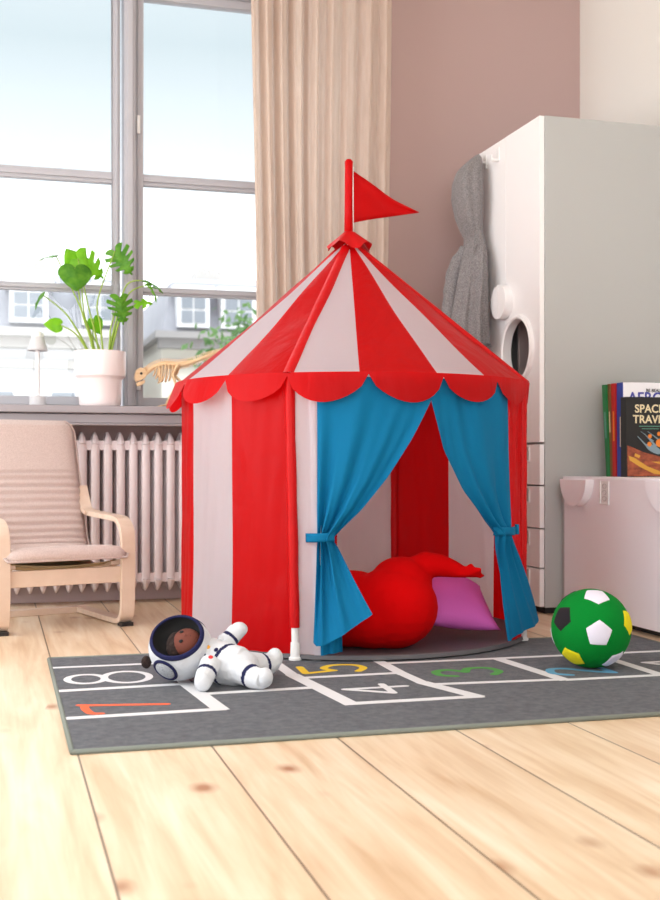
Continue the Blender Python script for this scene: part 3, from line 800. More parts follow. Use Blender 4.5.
# ------------------------------------------------------------------ child armchair
ch = thing('armchair', 'low bent birch wood armchair with pinkish beige cushion in front of the radiator', 'armchair', (.213, 3.640, 0), radians(16))
def ribbon(path, w, t, x):
    """bent-wood strip: path in (y, z), width w across x, thickness t"""
    P = catmull([(0, a, b) for a, b in path], 5); s = MB(); rows = []
    for i, p in enumerate(P):
        d = (P[min(i + 1, len(P) - 1)] - P[max(i - 1, 0)]).normalized(); nn_ = Vector((0, -d.z, d.y)) * t / 2
        rows.append([(x - w / 2, p.y + nn_.y, p.z + nn_.z), (x + w / 2, p.y + nn_.y, p.z + nn_.z), (x + w / 2, p.y - nn_.y, p.z - nn_.z), (x - w / 2, p.y - nn_.y, p.z - nn_.z)])
    s.grid(rows, closed=True)
    k = len(s.v); s.v += rows[0] + rows[-1]; s.f += [(k, k + 1, k + 2, k + 3), (k + 7, k + 6, k + 5, k + 4)]; s.m += [0, 0]
    return s
for x in (-.2, .2):
    pth = [(.44, .365), (.34, .352), (.22, .346), (.10, .342), (.045, .335), (.012, .31), (.0, .275), (-.002, .2), (0, .12), (.004, .06), (.016, .028), (.045, .014), (.12, .012), (.26, .012), (.415, .012)]
    fo_ = ribbon(pth, .046, .017, x).build('side_frame', 'beech', ch, bevel=.002)
    MB().box((x - .02, .0, 0), (x + .02, .035, .012)).build('foot_pad', 'dark', fo_)
    pth = [(.02, .205), (.12, .185), (.24, .178), (.30, .20), (.345, .28), (.385, .40), (.42, .50), (.455, .60), (.475, .655)]
    ribbon(pth, .030, .016, x * .84).build('back_rail', 'beech', ch, bevel=.002)
    # angled arm bracket joining the arm to the back rail
    ribbon([(.30, .352), (.335, .365), (.36, .40), (.385, .44)], .040, .014, x * .93).build('arm_bracket', 'beech', ch, bevel=.002)
MB().box((-.178, .004, .142), (.178, .020, .192)).build('front_crossbar', 'beech', ch, bevel=.002)
MB().box((-.222, .402, .0), (.222, .445, .022)).build('rear_crossbar', 'beech', ch, bevel=.003)
MB().box((-.17, .408, .40), (.17, .424, .43)).build('back_crossbar', 'beech', ch, bevel=.002)
MB().grid([[(-.17 + .34 * j / 8, y, z - .012 * (1 - ((j - 4) / 4) ** 2)) for j in range(9)] for y, z in ((.02, .212), (.12, .192), (.24, .186), (.30, .21), (.345, .285), (.385, .40), (.46, .60))]).build('canvas_sling', 'canvas', ch, smooth=True, solid=.003)
# cushion, head end to knee end
prof = catmull([(0, -.020, .222), (0, .0, .236), (0, .06, .232), (0, .15, .215), (0, .235, .208), (0, .285, .222), (0, .315, .262), (0, .34, .33), (0, .37, .41), (0, .40, .49), (0, .43, .575), (0, .448, .64), (0, .452, .665)], 14)
Ls = [0]
for i in range(1, len(prof)): Ls.append(Ls[-1] + (prof[i] - prof[i - 1]).length)
tot = Ls[-1]; top, bot = [], []
for i, p in enumerate(prof):
    d = (prof[min(i + 1, len(prof) - 1)] - prof[max(i - 1, 0)]).normalized(); nn_ = Vector((0, -d.z, d.y))
    s = Ls[i]; e = min(s, tot - s)
    end = min(1, sqrt(max(0, e) / .022)) if e < .022 else 1
    th = (.030 if s > .30 else .022 + .008 * s / .3) * end + .004
    hw = .200 - .012 * (1 - min(1, e / .03)) ** 2 - (.018 * (1 - min(1, (tot - s) / .05)) ** 2) - .016 * (1 - max(0, min(1, (.35 - s) / .2)))
    quilt = 0
    if .335 < s < .60: quilt = -.011 * (abs(cos(pi * (s - .335) / .0265)) ** 5)
    if s < .30: quilt = -.004 * (abs(cos(pi * s / .075)) ** 10)
    rt, rb_ = [], []
    for j in range(17):
        u = -1 + 2 * j / 16; edge = (1 - abs(u) ** 7) ** .5 if abs(u) < 1 else 0
        x = hw * u
        rt.append(p + Vector((x, 0, 0)) + nn_ * (th * edge * (1 - .12 * u * u) + quilt * edge)); rb_.append(p + Vector((x, 0, 0)) - nn_ * .004 * edge)
    top.append(rt); bot.append(rb_)
cb = MB(); cb.grid(top); cb.grid(bot)
cu_ = cb.build('cushion', 'cush', ch, smooth=True)
pip = []
for sx_ in (1,):
    P = [r[0] for r in top]; P2 = [r[-1] for r in top]
    loop = P + P2[::-1]
    pip = [Vector(q) for q in loop[::2]] + [Vector(loop[0])]
MB().tube(pip, .0035, 8, cap=False).build('piping', 'cush', cu_, smooth=True)

# ------------------------------------------------------------------ wardrobe
WXF = 1.795; WY0, WY1, WH = 3.588, 4.128, 1.715
wd = thing('wardrobe', 'tall white wardrobe with round porthole door and drawers beside the bench', 'wardrobe', (WXF, WY0, 0))
def wl(x, y, z): return (x - WXF, y - WY0, z)
m = MB(); t = .016; XB = 2.36
m.box(wl(WXF + .020, WY0, .022), wl(XB, WY0 + t, WH)); m.box(wl(WXF + .020, WY1 - t, .022), wl(XB, WY1, WH))
m.box(wl(WXF + .020, WY0 + t, WH - t), wl(XB, WY1 - t, WH)); m.box(wl(WXF + .020, WY0 + t, .022), wl(XB, WY1 - t, .04))
m.box(wl(WXF + .020, WY0 + t, .578), wl(XB, WY1 - t, .594))
m.build('carcass', 'carc', wd, bevel=.0015)
MB().box(wl(XB - .006, WY0 + t, .04), wl(XB, WY1 - t, WH - t)).build('back_panel', 'lining', wd)
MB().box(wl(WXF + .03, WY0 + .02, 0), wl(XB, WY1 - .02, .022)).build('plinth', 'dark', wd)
MB().box(wl(WXF + .03, WY0 + t, 1.12), wl(XB - .01, WY1 - t, 1.136)).build('inner_shelf', 'lining', wd)
MB().box(wl(WXF + .05, WY0 + .5 * (WY1 - WY0) - .008, .594), wl(XB - .01, WY0 + .5 * (WY1 - WY0) + .008, 1.12)).build('inner_divider', 'lining', wd)
YM = 3.862
def door(y0, y1, hole):
    s = MB(); z0, z1 = .592, WH - .002; x0, x1 = WXF, WXF + .018
    if not hole:
        s.box(wl(x0, y0, z0), wl(x1, y1, z1)); return s.build('door', 'lac', wd, bevel=.0015)
    cy, cz, r = hole; n_ = 48
    for x in (x0, x1):
        inner = [(x, cy + r * cos(2 * pi * k / n_), cz + r * sin(2 * pi * k / n_)) for k in range(n_)]
        outer = []
        for k in range(n_):
            c, q = cos(2 * pi * k / n_), sin(2 * pi * k / n_)
            tx = ((y1 - cy) / c if c > 1e-6 else (y0 - cy) / c if c < -1e-6 else 1e9)
            tz = ((z1 - cz) / q if q > 1e-6 else (z0 - cz) / q if q < -1e-6 else 1e9)
            tt = min(tx, tz); outer.append((x, cy + c * tt, cz + q * tt))
        s.grid([[wl(*p) for p in inner], [wl(*p) for p in outer]], closed=True)
        # fill the four corners
        for yy, zz in ((y0, z0), (y1, z0), (y0, z1), (y1, z1)):
            best = sorted(range(n_), key=lambda k: (outer[k][1] - yy) ** 2 + (outer[k][2] - zz) ** 2)
            ks = [k for k in range(n_)]
            for k in ks:
                a, b = outer[k], outer[(k + 1) % n_]
                onA = abs(a[1] - yy) < 1e-6 or abs(a[1] - yy) < 1e-6; onB = abs(b[2] - zz) < 1e-6
                if (abs(a[1] - yy) < 1e-6 and abs(b[2] - zz) < 1e-6) or (abs(a[2] - zz) < 1e-6 and abs(b[1] - yy) < 1e-6):
                    s.add([wl(*a), wl(x, yy, zz), wl(*b)], [(0, 1, 2)])
    for (a, b) in (((y0, z0), (y1, z0)), ((y1, z0), (y1, z1)), ((y1, z1), (y0, z1)), ((y0, z1), (y0, z0))):
        s.add([wl(x0, *a), wl(x0, *b), wl(x1, *b), wl(x1, *a)], [(0, 1, 2, 3)])
    s.grid([[wl(x, cy + r * cos(2 * pi * k / n_), cz + r * sin(2 * pi * k / n_)) for k in range(n_)] for x in (x0, x1)], closed=True)
    return s.build('door', 'lac', wd, smooth='auto')
d1 = door(WY0 + .001, YM - .002, (3.752, .925, .108))
d2 = door(YM + .002, WY1 - .001, None)
# porthole ring
rows = []
for (rr, xx) in ((.108, WXF + .020), (.108, WXF - .012), (.114, WXF - .016), (.122, WXF - .012), (.124, WXF + .001), (.120, WXF + .001)):
    rows.append([wl(xx, 3.752 + rr * cos(2 * pi * k / 56), .925 + rr * sin(2 * pi * k / 56)) for k in range(56)])
rows.append(rows[0][:])
MB().grid(rows, closed=True).build('porthole_ring', 'lac', d1, smooth='auto')
# round knob made of two half discs, one on each door
def half_disc(a0, a1, cy, cz, r, x0, x1, off, fn):
    n_ = 20; pl_ = [(cy + r * cos(a0 + (a1 - a0) * k / n_), cz + r * sin(a0 + (a1 - a0) * k / n_)) for k in range(n_ + 1)]
    s = MB(); s.prism([(a - off[1], b) for a, b in pl_], x0 - off[0], x1 - off[0], axis='x'); return s
half_disc(pi / 2, 3 * pi / 2, YM - .0015, 1.108, .062, WXF - .032, WXF, (WXF, WY0), None).build('knob', 'lac', d1, bevel=.002)
half_disc(-pi / 2, pi / 2, YM + .0015, 1.108, .062, WXF - .032, WXF, (WXF, WY0), None).build('knob', 'lac', d2, bevel=.002)
hk = MB().box(wl(WXF - .004, 3.915, 1.640), wl(WXF, 3.935, 1.690)).box(wl(WXF - .03, 3.92, 1.640), wl(WXF - .004, 3.93, 1.648)).box(wl(WXF - .032, 3.92, 1.640), wl(WXF - .028, 3.93, 1.662))
hk.build('coat_hook', 'plastic', d2, bevel=.001)
hk = MB().box(wl(WXF - .004, 4.03, 1.640), wl(WXF, 4.05, 1.690)).box(wl(WXF - .03, 4.035, 1.660), wl(WXF - .004, 4.045, 1.668)).box(wl(WXF - .032, 4.035, 1.660), wl(WXF - .028, 4.045, 1.682))
hk.build('coat_hook', 'plastic', d2, bevel=.001)
for (z0, z1) in ((.4445, .584), (.2965, .4395), (.160, .2915), (.026, .155)):
    dro = MB().box(wl(WXF, WY0 + .001, z0), wl(WXF + .018, WY1 - .001, z1)).build('drawer', 'lac', wd, bevel=.0015)
    zz = z1 - .008
    q = MB(); ya, yb = WY0 + .075, WY0 + .165
    for lo, hi in (((WXF - .004, ya, zz - .050), (WXF, ya + .004, zz)), ((WXF - .004, yb - .004, zz - .050), (WXF, yb, zz)), ((WXF - .004, ya + .004, zz - .050), (WXF, yb - .004, zz - .046))):
        q.box(wl(*lo), wl(*hi))
    q.build('label_holder', 'plastic', dro)
    MB().box(wl(WXF - .001, ya + .004, zz - .046), wl(WXF, yb - .004, zz)).build('label_holder', 'carc', dro)

# ------------------------------------------------------------------ hoodie
hx, hy = 1.70, 4.03
ho = thing('hoodie', 'grey melange hooded sweatshirt hanging from a hook on the white wardrobe door', 'hoodie', (hx, hy, .93))
def rings(tab, nz, folds, ph0, nf, parent, name, solid=0):
    rows = []
    for i in range(nz + 1):
        z = tab[0][0] + (tab[-1][0] - tab[0][0]) * i / nz
        cx_, cy_, rx, ry, fa = interp(tab, z); row = []
        for k in range(64):
            a = 2 * pi * k / 64
            f = 1 + fa * (sin(nf * a + ph0 + 2.2 * z) * .6 + .4 * sin((nf * 2 - 1) * a + 3 * z))
            row.append((cx_ + rx * cos(a) * f - hx, cy_ + ry * sin(a) * f - hy, z - .93))
        rows.append(row)
    return MB().grid(rows, closed=True).build(name, 'hood', parent, smooth=True, sub=1)
bodyt = [(.93, 1.700, 4.02, .066, .108, .26), (1.0, 1.702, 4.02, .064, .108, .27), (1.10, 1.712, 4.03, .056, .104, .26), (1.20, 1.722, 4.02, .050, .100, .22), (1.29, 1.736, 4.03, .042, .092, .14), (1.34, 1.748, 4.035, .034, .074, .07), (1.40, 1.744, 4.04, .030, .055, .05)]
hb_ = rings(bodyt, 26, None, .5, 5, ho, 'sweatshirt_body')
hoodt = [(1.36, 1.745, 4.035, .026, .050, .05), (1.40, 1.734, 4.035, .036, .060, .07), (1.45, 1.724, 4.035, .046, .070, .09), (1.52, 1.716, 4.035, .053, .078, .10), (1.58, 1.717, 4.035, .053, .074, .11), (1.63, 1.727, 4.035, .046, .060, .12), (1.665, 1.748, 4.04, .026, .038, .06), (1.688, 1.762, 4.04, .012, .016, .03), (1.694, 1.765, 4.04, .002, .003, 0)]
rings(hoodt, 30, None, 1.3, 4, ho, 'hood')
for (sx_, pts_, rr) in ((0, [(1.735, 4.07, 1.335), (1.697, 4.09, 1.26), (1.672, 4.08, 1.15), (1.655, 4.06, 1.05), (1.645, 4.05, .96)], [.030, .036, .034, .030, .028]),
                   (1, [(1.745, 3.985, 1.325), (1.728, 3.955, 1.25), (1.728, 3.945, 1.14), (1.732, 3.940, 1.04), (1.736, 3.935, .955)], [.028, .034, .033, .030, .028])):
    P = catmull([(a - hx, b - hy, c - .93) for a, b, c in pts_], 6)
    rad_ = [rr[min(len(rr) - 1, int(i / 6))] * (1 - (i % 6) / 6) + rr[min(len(rr) - 1, int(i / 6) + 1)] * ((i % 6) / 6) for i in range(len(P))]
    rad_ = [r * (1 + .07 * sin(i * 1.9)) for i, r in enumerate(rad_)]
    MB().tube(P, rad_, 18).build('sleeve', 'hood', ho, smooth=True)
# drawcord
MB().tube(catmull([(1.718 - hx, 3.965 - hy, 1.40 - .93), (1.705 - hx, 3.95 - hy, 1.30 - .93), (1.702 - hx, 3.935 - hy, 1.22 - .93)], 4), .003, 8).build('drawcord', 'hood', ho, smooth=True)

# ------------------------------------------------------------------ toy storage bench
BXF = 1.875; BY0, BY1, BH = 2.70, 3.582, .474
be = thing('storage_bench', 'white low storage bench with half round handles beside the wardrobe', 'bench', (BXF, BY0, 0))
def bl(x, y, z): return (x - BXF, y - BY0, z)
m = MB(); m.box(bl(BXF + .02, BY0, .02), bl(BXF + .49, BY0 + .016, BH - .016)); m.box(bl(BXF + .002, BY1 - .016, .02), bl(BXF + .49, BY1, BH - .016))
m.box(bl(BXF + .02, BY0 + .016, .02), bl(BXF + .49, BY1 - .016, .036)); m.box(bl(BXF + .48, BY0 + .016, .036), bl(BXF + .49, BY1 - .016, BH - .016))
m.build('carcass', 'carc', be, bevel=.001)
MB().box(bl(BXF + .004, BY0, BH - .016), bl(BXF + .49, BY1, BH)).build('bench_top', 'lacb', be, bevel=.002)
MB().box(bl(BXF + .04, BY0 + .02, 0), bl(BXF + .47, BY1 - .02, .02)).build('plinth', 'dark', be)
fr0 = MB().box(bl(BXF, BY0 + .002, .022), bl(BXF + .018, BY1 - .018, BH - .004)).build('drawer', 'lacb', be, bevel=.0015)
for cy in (3.450, 2.915):
    half_disc(pi, 2 * pi, cy, BH - .008, .090, BXF - .030, BXF, (BXF, BY0), None).build('handle', 'lacb', fr0, bevel=.002)
q = MB(); ya, yb, zz = 3.262, 3.318, BH - .012
for lo, hi in (((BXF - .004, ya, zz - .075), (BXF, ya + .004, zz)), ((BXF - .004, yb - .004, zz - .075), (BXF, yb, zz)), ((BXF - .004, ya + .004, zz - .075), (BXF, yb - .004, zz - .071)), ((BXF - .0008, ya + .004, zz - .071), (BXF, yb - .004, zz))):
    q.box(bl(*lo), bl(*hi))
lh = q.build('label_holder', 'plastic', fr0)
# embossed marks on the label, one above the other
rows = MB()
for i in range(3):
    cz = zz - .016 - .020 * i
    P = [bl(BXF - .0015, 3.290 + .012 * cos(2 * pi * k / 16) * (1 if i != 1 else .9), cz + .007 * sin(2 * pi * k / 16)) for k in range(13 if i == 1 else 17)]
    rows.tube(P, .0009, 6, cap=False)
rows.build('embossed_marks', 'carc', lh, smooth=True)

# ------------------------------------------------------------------ books
BG = 'books standing on the bench'
def book(name, label, x0, y0, w_, t_, h_, spine, cover, lean=0, group=BG):
    b = thing(name, label, 'book', (x0, y0, BH), 0, group)
    b.rotation_euler = (0, lean, 0)
    o_ = MB(); e_ = .0015
    o_.box((0, 0, 0), (w_, e_, h_), 0); o_.box((0, t_ - e_, 0), (w_, t_, h_), 0)
    co = o_.build('cover', cover, b)
    MB().box((-.0018, 0, 0), (0, t_, h_)).build('spine', spine, b)
    MB().box((0, e_, .003), (w_ - .004, t_ - e_, h_ - .003)).build('pages', 'paper', b)
    return b
b = book('picture_book', 'thin green spined book at the back of the row on the bench', 2.003, 3.477, .22, .024, .312, 'bkgreen', 'bkgreen', radians(-3.2))
MB().box((-.0024, .008, .13), (-.0018, .018, .22)).build('spine_lettering', 'inkt', b)
b = book('picture_book', 'brown spined book between the green and the red spines on the bench', 2.005, 3.463, .22, .013, .313, 'bkbrown', 'bkbrown', radians(-2.2))
MB().box((-.0024, .004, .15), (-.0018, .009, .22)).build('spine_lettering', 'inkc', b)
b = book('picture_book', 'red spined book between the brown and the blue spines on the bench', 2.005, 3.440, .22, .022, .314, 'bkred', 'bkred', radians(-1.2))
MB().box((-.0024, .006, .12), (-.0018, .014, .22)).build('spine_lettering', 'orange', b)
b = book('picture_book', 'blue spined book with a white cover and big violet letters behind the black space book', 2.008, 3.400, .26, .038, .3145, 'bkblue', 'bkwhite', radians(-.4))
text_part('title', 'AEROP', .052, 'inkb', b, (.018, -.0006, .246), (pi / 2, 0, 0), sx=1.0)
text_part('title', 'BE BEAU', .0155, 'ink', b, (.086, -.0006, .283), (pi / 2, 0, 0))
MB().box((-.0024, .008, .10), (-.0018, .018, .20)).build('spine_lettering', 'inkc', b)
b = book('picture_book', 'black space travel book with orange planet and spaceships in front on the bench', 1.999, 3.364, .205, .035, .264, 'bkblack', 'bkblack', radians(-.3))
fx = -.0006
text_part('title', 'SPACE', .0375, 'inkc', b, (.030, fx, .213), (pi / 2, 0, 0), sx=1.0, space=1.02)
text_part('title', 'TRAVEL', .0375, 'inkc', b, (.023, fx, .178), (pi / 2, 0, 0), sx=1.0, space=1.02)
MB().box((.046, fx, .166), (.13, 0, .1685)).box((.056, fx, .158), (.12, 0, .1600)).build('subtitle', 'inkt', b)
# printed cover picture: planet ground, ship, flames
s = MB(); P = [(.002, .002), (.203, .002), (.203, .045), (.16, .058), (.11, .070), (.06, .082), (.02, .098), (.002, .104)]
s.prism(P, -.0005, -.0001); s.build('cover_picture', 'planet', b)
s = MB()
for P in ([(.006, .07), (.03, .062), (.075, .035), (.14, .012), (.15, .004), (.10, .010), (.05, .032), (.01, .055)], [(.03, .078), (.05, .07), (.045, .062), (.028, .068)], [(.09, .05), (.13, .04), (.16, .04), (.12, .05)]):
    s.prism(P, -.0009, -.0005)
s.build('cover_picture', 'ochre', b)
s = MB()
for (ax_, az, bx_, bz, w0) in ((.040, .134, .078, .098, .006), (.066, .142, .110, .100, .008), (.078, .150, .118, .124, .004), (.052, .150, .10, .118, .003)):
    d = Vector((bx_ - ax_, bz - az)).normalized(); nx = Vector((-d.y, d.x)) * w0 / 2
    s.prism([(ax_ - nx.x * .3, az - nx.y * .3), (bx_ - nx.x, bz - nx.y), (bx_ + nx.x, bz + nx.y), (ax_ + nx.x * .3, az + nx.y * .3)], -.0010, -.0002)
s.prism([(.10 + .030 * cos(a * pi / 8), .092 + .013 * sin(a * pi / 8) - .012 * cos(a * pi / 8)) for a in range(16)], -.0008, -.0002)
s.prism([(.155 + .026 * cos(a * pi / 8), .135 + .013 * sin(a * pi / 8)) for a in range(16)], -.0008, -.0002)
s.build('cover_picture', 'bluegrey', b)
s = MB()
for cx_, cz_, rr in ((.122, .112, .014), (.084, .108, .008), (.120, .142, .007), (.086, .134, .007)):
    s.prism([(cx_ + rr * cos(a * pi / 8), cz_ + rr * sin(a * pi / 8)) for a in range(16)], -.0013, -.0006)
s.build('cover_picture', 'orange', b)

# ------------------------------------------------------------------ potted plant
PX, PY, PZ = .372, 4.308, .727
pt = thing('potted_monstera', 'potted monstera with split green leaves in a white pot on the window sill', 'houseplant', (PX, PY, PZ))
MB().lathe([(0, 0), (.070, 0), (.076, .008), (.0775, .03), (.080, .098), (.084, .104), (.092, .112), (.0935, .125), (.0945, .200), (.0935, .203), (.089, .203), (.087, .196), (.086, .185), (0, .185)], (0, 0, 0), 48).build('pot', 'pot', pt, smooth='auto')
MB().lathe([(0, .190), (.084, .188), (.086, .184)], (0, 0, 0), 24).build('soil', 'soil', pt, smooth=True)
def leaf_mesh(size, splits, curl, fold=.25):
    """heart-shaped blade in local x (across), y (towards tip); notches cut the edge"""
    nU, nV = 12, 40
    s = MB()
    half = catmull([(0, 0, 0), (.12, -.15, 0), (.32, -.15, 0), (.49, .05, 0), (.50, .32, 0), (.36, .62, 0), (.16, .86, 0), (0, 1, 0)], 6)
    for sd in (-1, 1):
        rows = []
        for j in range(nV + 1):
            t = j / nV * (len(half) - 1); k = min(int(t), len(half) - 2); o_ = half[k].lerp(half[k + 1], t - k)
            v = j / nV; ym = v ** 1.15
            ox, oy = o_.x, o_.y
            if splits and .34 < v < .93 and ((v * splits * 1.25) % 1.0) > .62: ox *= .42; oy = ym + (oy - ym) * .5
            row = []
            for i in range(nU + 1):
                u = i / nU
                x = sd * ox * u; y = ym + (oy - ym) * u
                z = -curl * (y - .3) ** 2 - fold * (abs(x)) ** 1.5 + .02 * sin(9 * y + 3 * u)
                row.append((x * size, y * size, z * size))
            rows.append(row)
        s.grid(rows)
    return s
def add_leaf(px, pz, yy, size, ndir, tdir, mm, splits=0, curl=.3, base=(0, 0), mid=None, fold=.25, wide=1.0):
    """blade attached at (px, yy, pz); ndir = blade normal, tdir = towards the tip"""
    at = Vector((px - PX, yy - PY, pz - PZ)); t_ = Vector(tdir).normalized(); n_ = Vector(ndir); n_ = (n_ - t_ * n_.dot(t_)).normalized(); x_ = t_.cross(n_)
    M_ = Matrix((x_, t_, n_)).transposed()
    mb = leaf_mesh(size, splits, curl, fold); mb.v = [tuple(M_ @ Vector((p[0] * wide, p[1], p[2])) + at) for p in mb.v]
    b0 = Vector((base[0], base[1], .18))
    md = Vector((mid[0] - PX, mid[1] - PY, mid[2] - PZ)) if mid else (b0 + at) / 2 + Vector((0, 0, .03))
    stp = catmull([b0, b0.lerp(md, .5) + Vector((0, 0, .012)), md, at], 6)
    st_ = MB().tube(stp, [.0042 - .0022 * i / (len(stp) - 1) for i in range(len(stp))], 8).build('stem', 'stem', pt, smooth=True)
    mb.build('leaf', mm, pt, smooth=True, solid=.0006)
cvx = lambda p: .358 + (p - 98) * .00366
cvz = lambda y: .52 + (463 - y) * .00366
add_leaf(cvx(76), cvz(270), 4.25, .088, (.1, -.9, .35), (.06, -.2, -1), 'leaf', 0, .15, (-.02, -.01), (cvx(84), 4.28, cvz(315)), wide=1.35)
add_leaf(cvx(83), cvz(268), 4.33, .098, (.2, -.8, .3), (-.45, .1, .9), 'leaf_backlit', 0, .5, (-.012, .01), (cvx(86), 4.31, cvz(312)))
add_leaf(cvx(80), cvz(258), 4.31, .115, (-.3, -.9, .2), (.75, .0, -.50), 'leaf_backlit', 5, .5, (.0, .0), (cvx(91), 4.30, cvz(310)))
add_leaf(cvx(58), cvz(256), 4.30, .060, (.1, -.15, 1), (-1, .1, -.22), 'leaf', 0, .3, (-.01, .0), (cvx(79), 4.30, cvz(300)))
add_leaf(cvx(116), cvz(250), 4.28, .105, (-.5, -.75, .35), (.55, -.1, -.8), 'leaf', 6, .25, (.012, .0), (cvx(99), 4.29, cvz(300)))
add_leaf(cvx(148), cvz(278), 4.29, .075, (.1, -.35, 1), (.8, -.1, -.45), 'leaf', 4, .3, (.025, .0), (cvx(128), 4.29, cvz(283)))
add_leaf(cvx(151), cvz(282), 4.28, .070, (.8, -.3, .4), (.45, -.1, -.9), 'leaf_backlit', 4, .3, (.028, .01), (cvx(130), 4.28, cvz(292)))
add_leaf(cvx(120), cvz(298), 4.25, .100, (.15, -.9, .3), (.14, -.15, -1), 'leaf', 6, .2, (.03, -.01), (cvx(112), 4.27, cvz(325)))
add_leaf(cvx(44), cvz(295), 4.30, .062, (-.9, -.2, .4), (-.45, -.1, -.8), 'leaf', 0, .4, (-.03, .0), (cvx(66), 4.30, cvz(312)))
add_leaf(cvx(62), cvz(326), 4.28, .058, (.1, -.9, .3), (-1, .0, .05), 'leaf_backlit', 0, .2, (-.035, -.01), (cvx(74), 4.28, cvz(332)))
add_leaf(cvx(96), cvz(318), 4.32, .060, (0, -.8, .4), (.35, .1, -.7), 'leaf_backlit', 0, .3, (.01, .02), (cvx(95), 4.32, cvz(335)))
add_leaf(cvx(137), cvz(302), 4.27, .060, (.2, -.6, .6), (.9, -.1, .1), 'leaf_backlit', 3, .3, (.035, .0), (cvx(122), 4.28, cvz(318)))

# ------------------------------------------------------------------ small lamp on the sill
la = thing('table_lamp', 'small white lamp with bell shaped shade at the left end of the window sill', 'lamp', (.150, 4.345, .727))
MB().lathe([(0, 0), (.030, 0), (.030, .036), (.022, .040), (0, .041)], (0, 0, 0), 28).build('base', 'lampg', la, smooth='auto')
MB().lathe([(.010, .04), (.008, .22)], (0, 0, 0), 14).build('pole', 'lamp', la, smooth=True)
MB().lathe([(.036, .204), (.033, .214), (.024, .250), (.022, .256)], (0, 0, 0), 28).build('shade', 'lampg', la, smooth='auto', solid=.002)
MB().lathe([(.0235, .254), (.022, .264), (.014, .274), (.0, .278)], (0, 0, 0), 28).build('cap', 'lamp', la, smooth=True)

# ------------------------------------------------------------------ wooden dinosaur skeleton
dn = thing('dinosaur_skeleton', 'pale plywood dinosaur skeleton model standing on the window sill beside the plant', 'toy', (.62, 4.315, .727))
def dv(x, z, y=0): return Vector((x - .62, y, z - .727))
sp_ = catmull([dv(.528, .850), dv(.548, .862), dv(.575, .882), (dv(.613, .893)), dv(.661, .890), dv(.706, .898), dv(.762, .920), dv(.80, .934), dv(.84, .947), dv(.90, .960)], 7)
MB().tube(sp_, [.0065 + .005 * math.exp(-((p.x - .03) / .06) ** 2) for p in sp_], 8).build('backbone', 'ply', dn, smooth=True)
for i in range(2, len(sp_) - 1):
    p = sp_[i]; d = (sp_[i + 1] - sp_[i - 1]).normalized(); u = Vector((-d.z, 0, d.x))
    if u.z < 0: u = -u
    h = .020 if i < 34 else .020 - .010 * (i - 34) / (len(sp_) - 34)
    lo = .010 if i < 20 else .014 * (1 - (i - 20) / (len(sp_) - 18)) + .006
    s = MB(); a = p + u * h; b2 = p - u * lo
    s.add([p + d * .0018 + Vector((0, -.004, 0)), p - d * .0018 + Vector((0, -.004, 0)), p - d * .0018 + Vector((0, .004, 0)), p + d * .0018 + Vector((0, .004, 0)),
           a + d * .0030 + Vector((0, -.002, 0)), a + d * .0004 + Vector((0, -.002, 0)), a + d * .0004 + Vector((0, .002, 0)), a + d * .0030 + Vector((0, .002, 0)),
           b2 + d * .002 + Vector((0, -.003, 0)), b2 - d * .001 + Vector((0, -.003, 0)), b2 - d * .001 + Vector((0, .003, 0)), b2 + d * .002 + Vector((0, .003, 0))],
          [(0, 1, 5, 4), (1, 2, 6, 5), (2, 3, 7, 6), (3, 0, 4, 7), (4, 5, 6, 7), (0, 1, 9, 8), (1, 2, 10, 9), (2, 3, 11, 10), (3, 0, 8, 11), (8, 9, 10, 11)])
    s.build('vertebra', 'ply', dn, weld=False)
# skull, jaw
s = MB(); sk = [(.508, .862), (.520, .870), (.534, .866), (.540, .852), (.534, .838), (.522, .832), (.508, .826), (.503, .838), (.505, .852)]
sk = [(.521 + (a - .521) * 1.25, .846 + (b - .846) * 1.25) for a, b in sk]; s.prism([(a - .62, b - .727) for a, b in sk], -.014, .014); skl = s.build('skull', 'ply', dn, bevel=.003)
s = MB(); s.prism([(a - .62, b - .727) for a, b in [(.504, .818), (.520, .824), (.537, .830), (.535, .818), (.520, .808), (.507, .806)]], -.010, .010); s.build('jaw', 'ply', skl, bevel=.001)
for sy in (-1, 1):
    MB().tube([dv(.522, .853, sy * .0142), dv(.522, .853, sy * .0152)], .005, 12).build('eye_socket', 'dark', skl)
for i, p in enumerate(sp_[15:31:2]):
    for sy in (-1, 1):
        w_ = .022 * sin(pi * (i + 1.2) / 9)
        ln = .055 * sin(pi * (i + 1.5) / 10) + .014
        MB().tube(catmull([p, p + Vector((-.002, sy * w_, -ln * .25)), p + Vector((-.006, sy * w_ * 1.1, -ln * .65)), p + Vector((-.012, sy * w_ * .4, -ln))], 4), .0026, 6).build('rib', 'ply', dn, smooth=True)
for sy, leg in ((-1, [(.658, .888), (.640, .850), (.650, .812), (.628, .770), (.612, .736)]), (1, [(.662, .888), (.655, .848), (.684, .815), (.672, .770), (.660, .736)])):
    MB().tube(catmull([dv(a, b, sy * .018) for a, b in leg], 4), [.009] * 9 + [.006] * 8, 8, flat=.6).build('leg', 'ply', dn, smooth=True)
    fx_ = leg[-1][0]
    s = MB()
    for k in (-1, 0, 1): s.tube([dv(fx_ + .006, .737, sy * .018), dv(fx_ - .018, .734, sy * .018 + k * .009), dv(fx_ - .032, .729, sy * .018 + k * .013)], [.004, .003, .0018], 6)
    s.build('foot', 'ply', dn, smooth=True)
    ar = [(.592, .872), (.588, .850), (.598, .832), (.588, .820)]
    MB().tube(catmull([dv(a, b, sy * .022) for a, b in ar], 3), .0034, 6).build('arm', 'ply', dn, smooth=True)

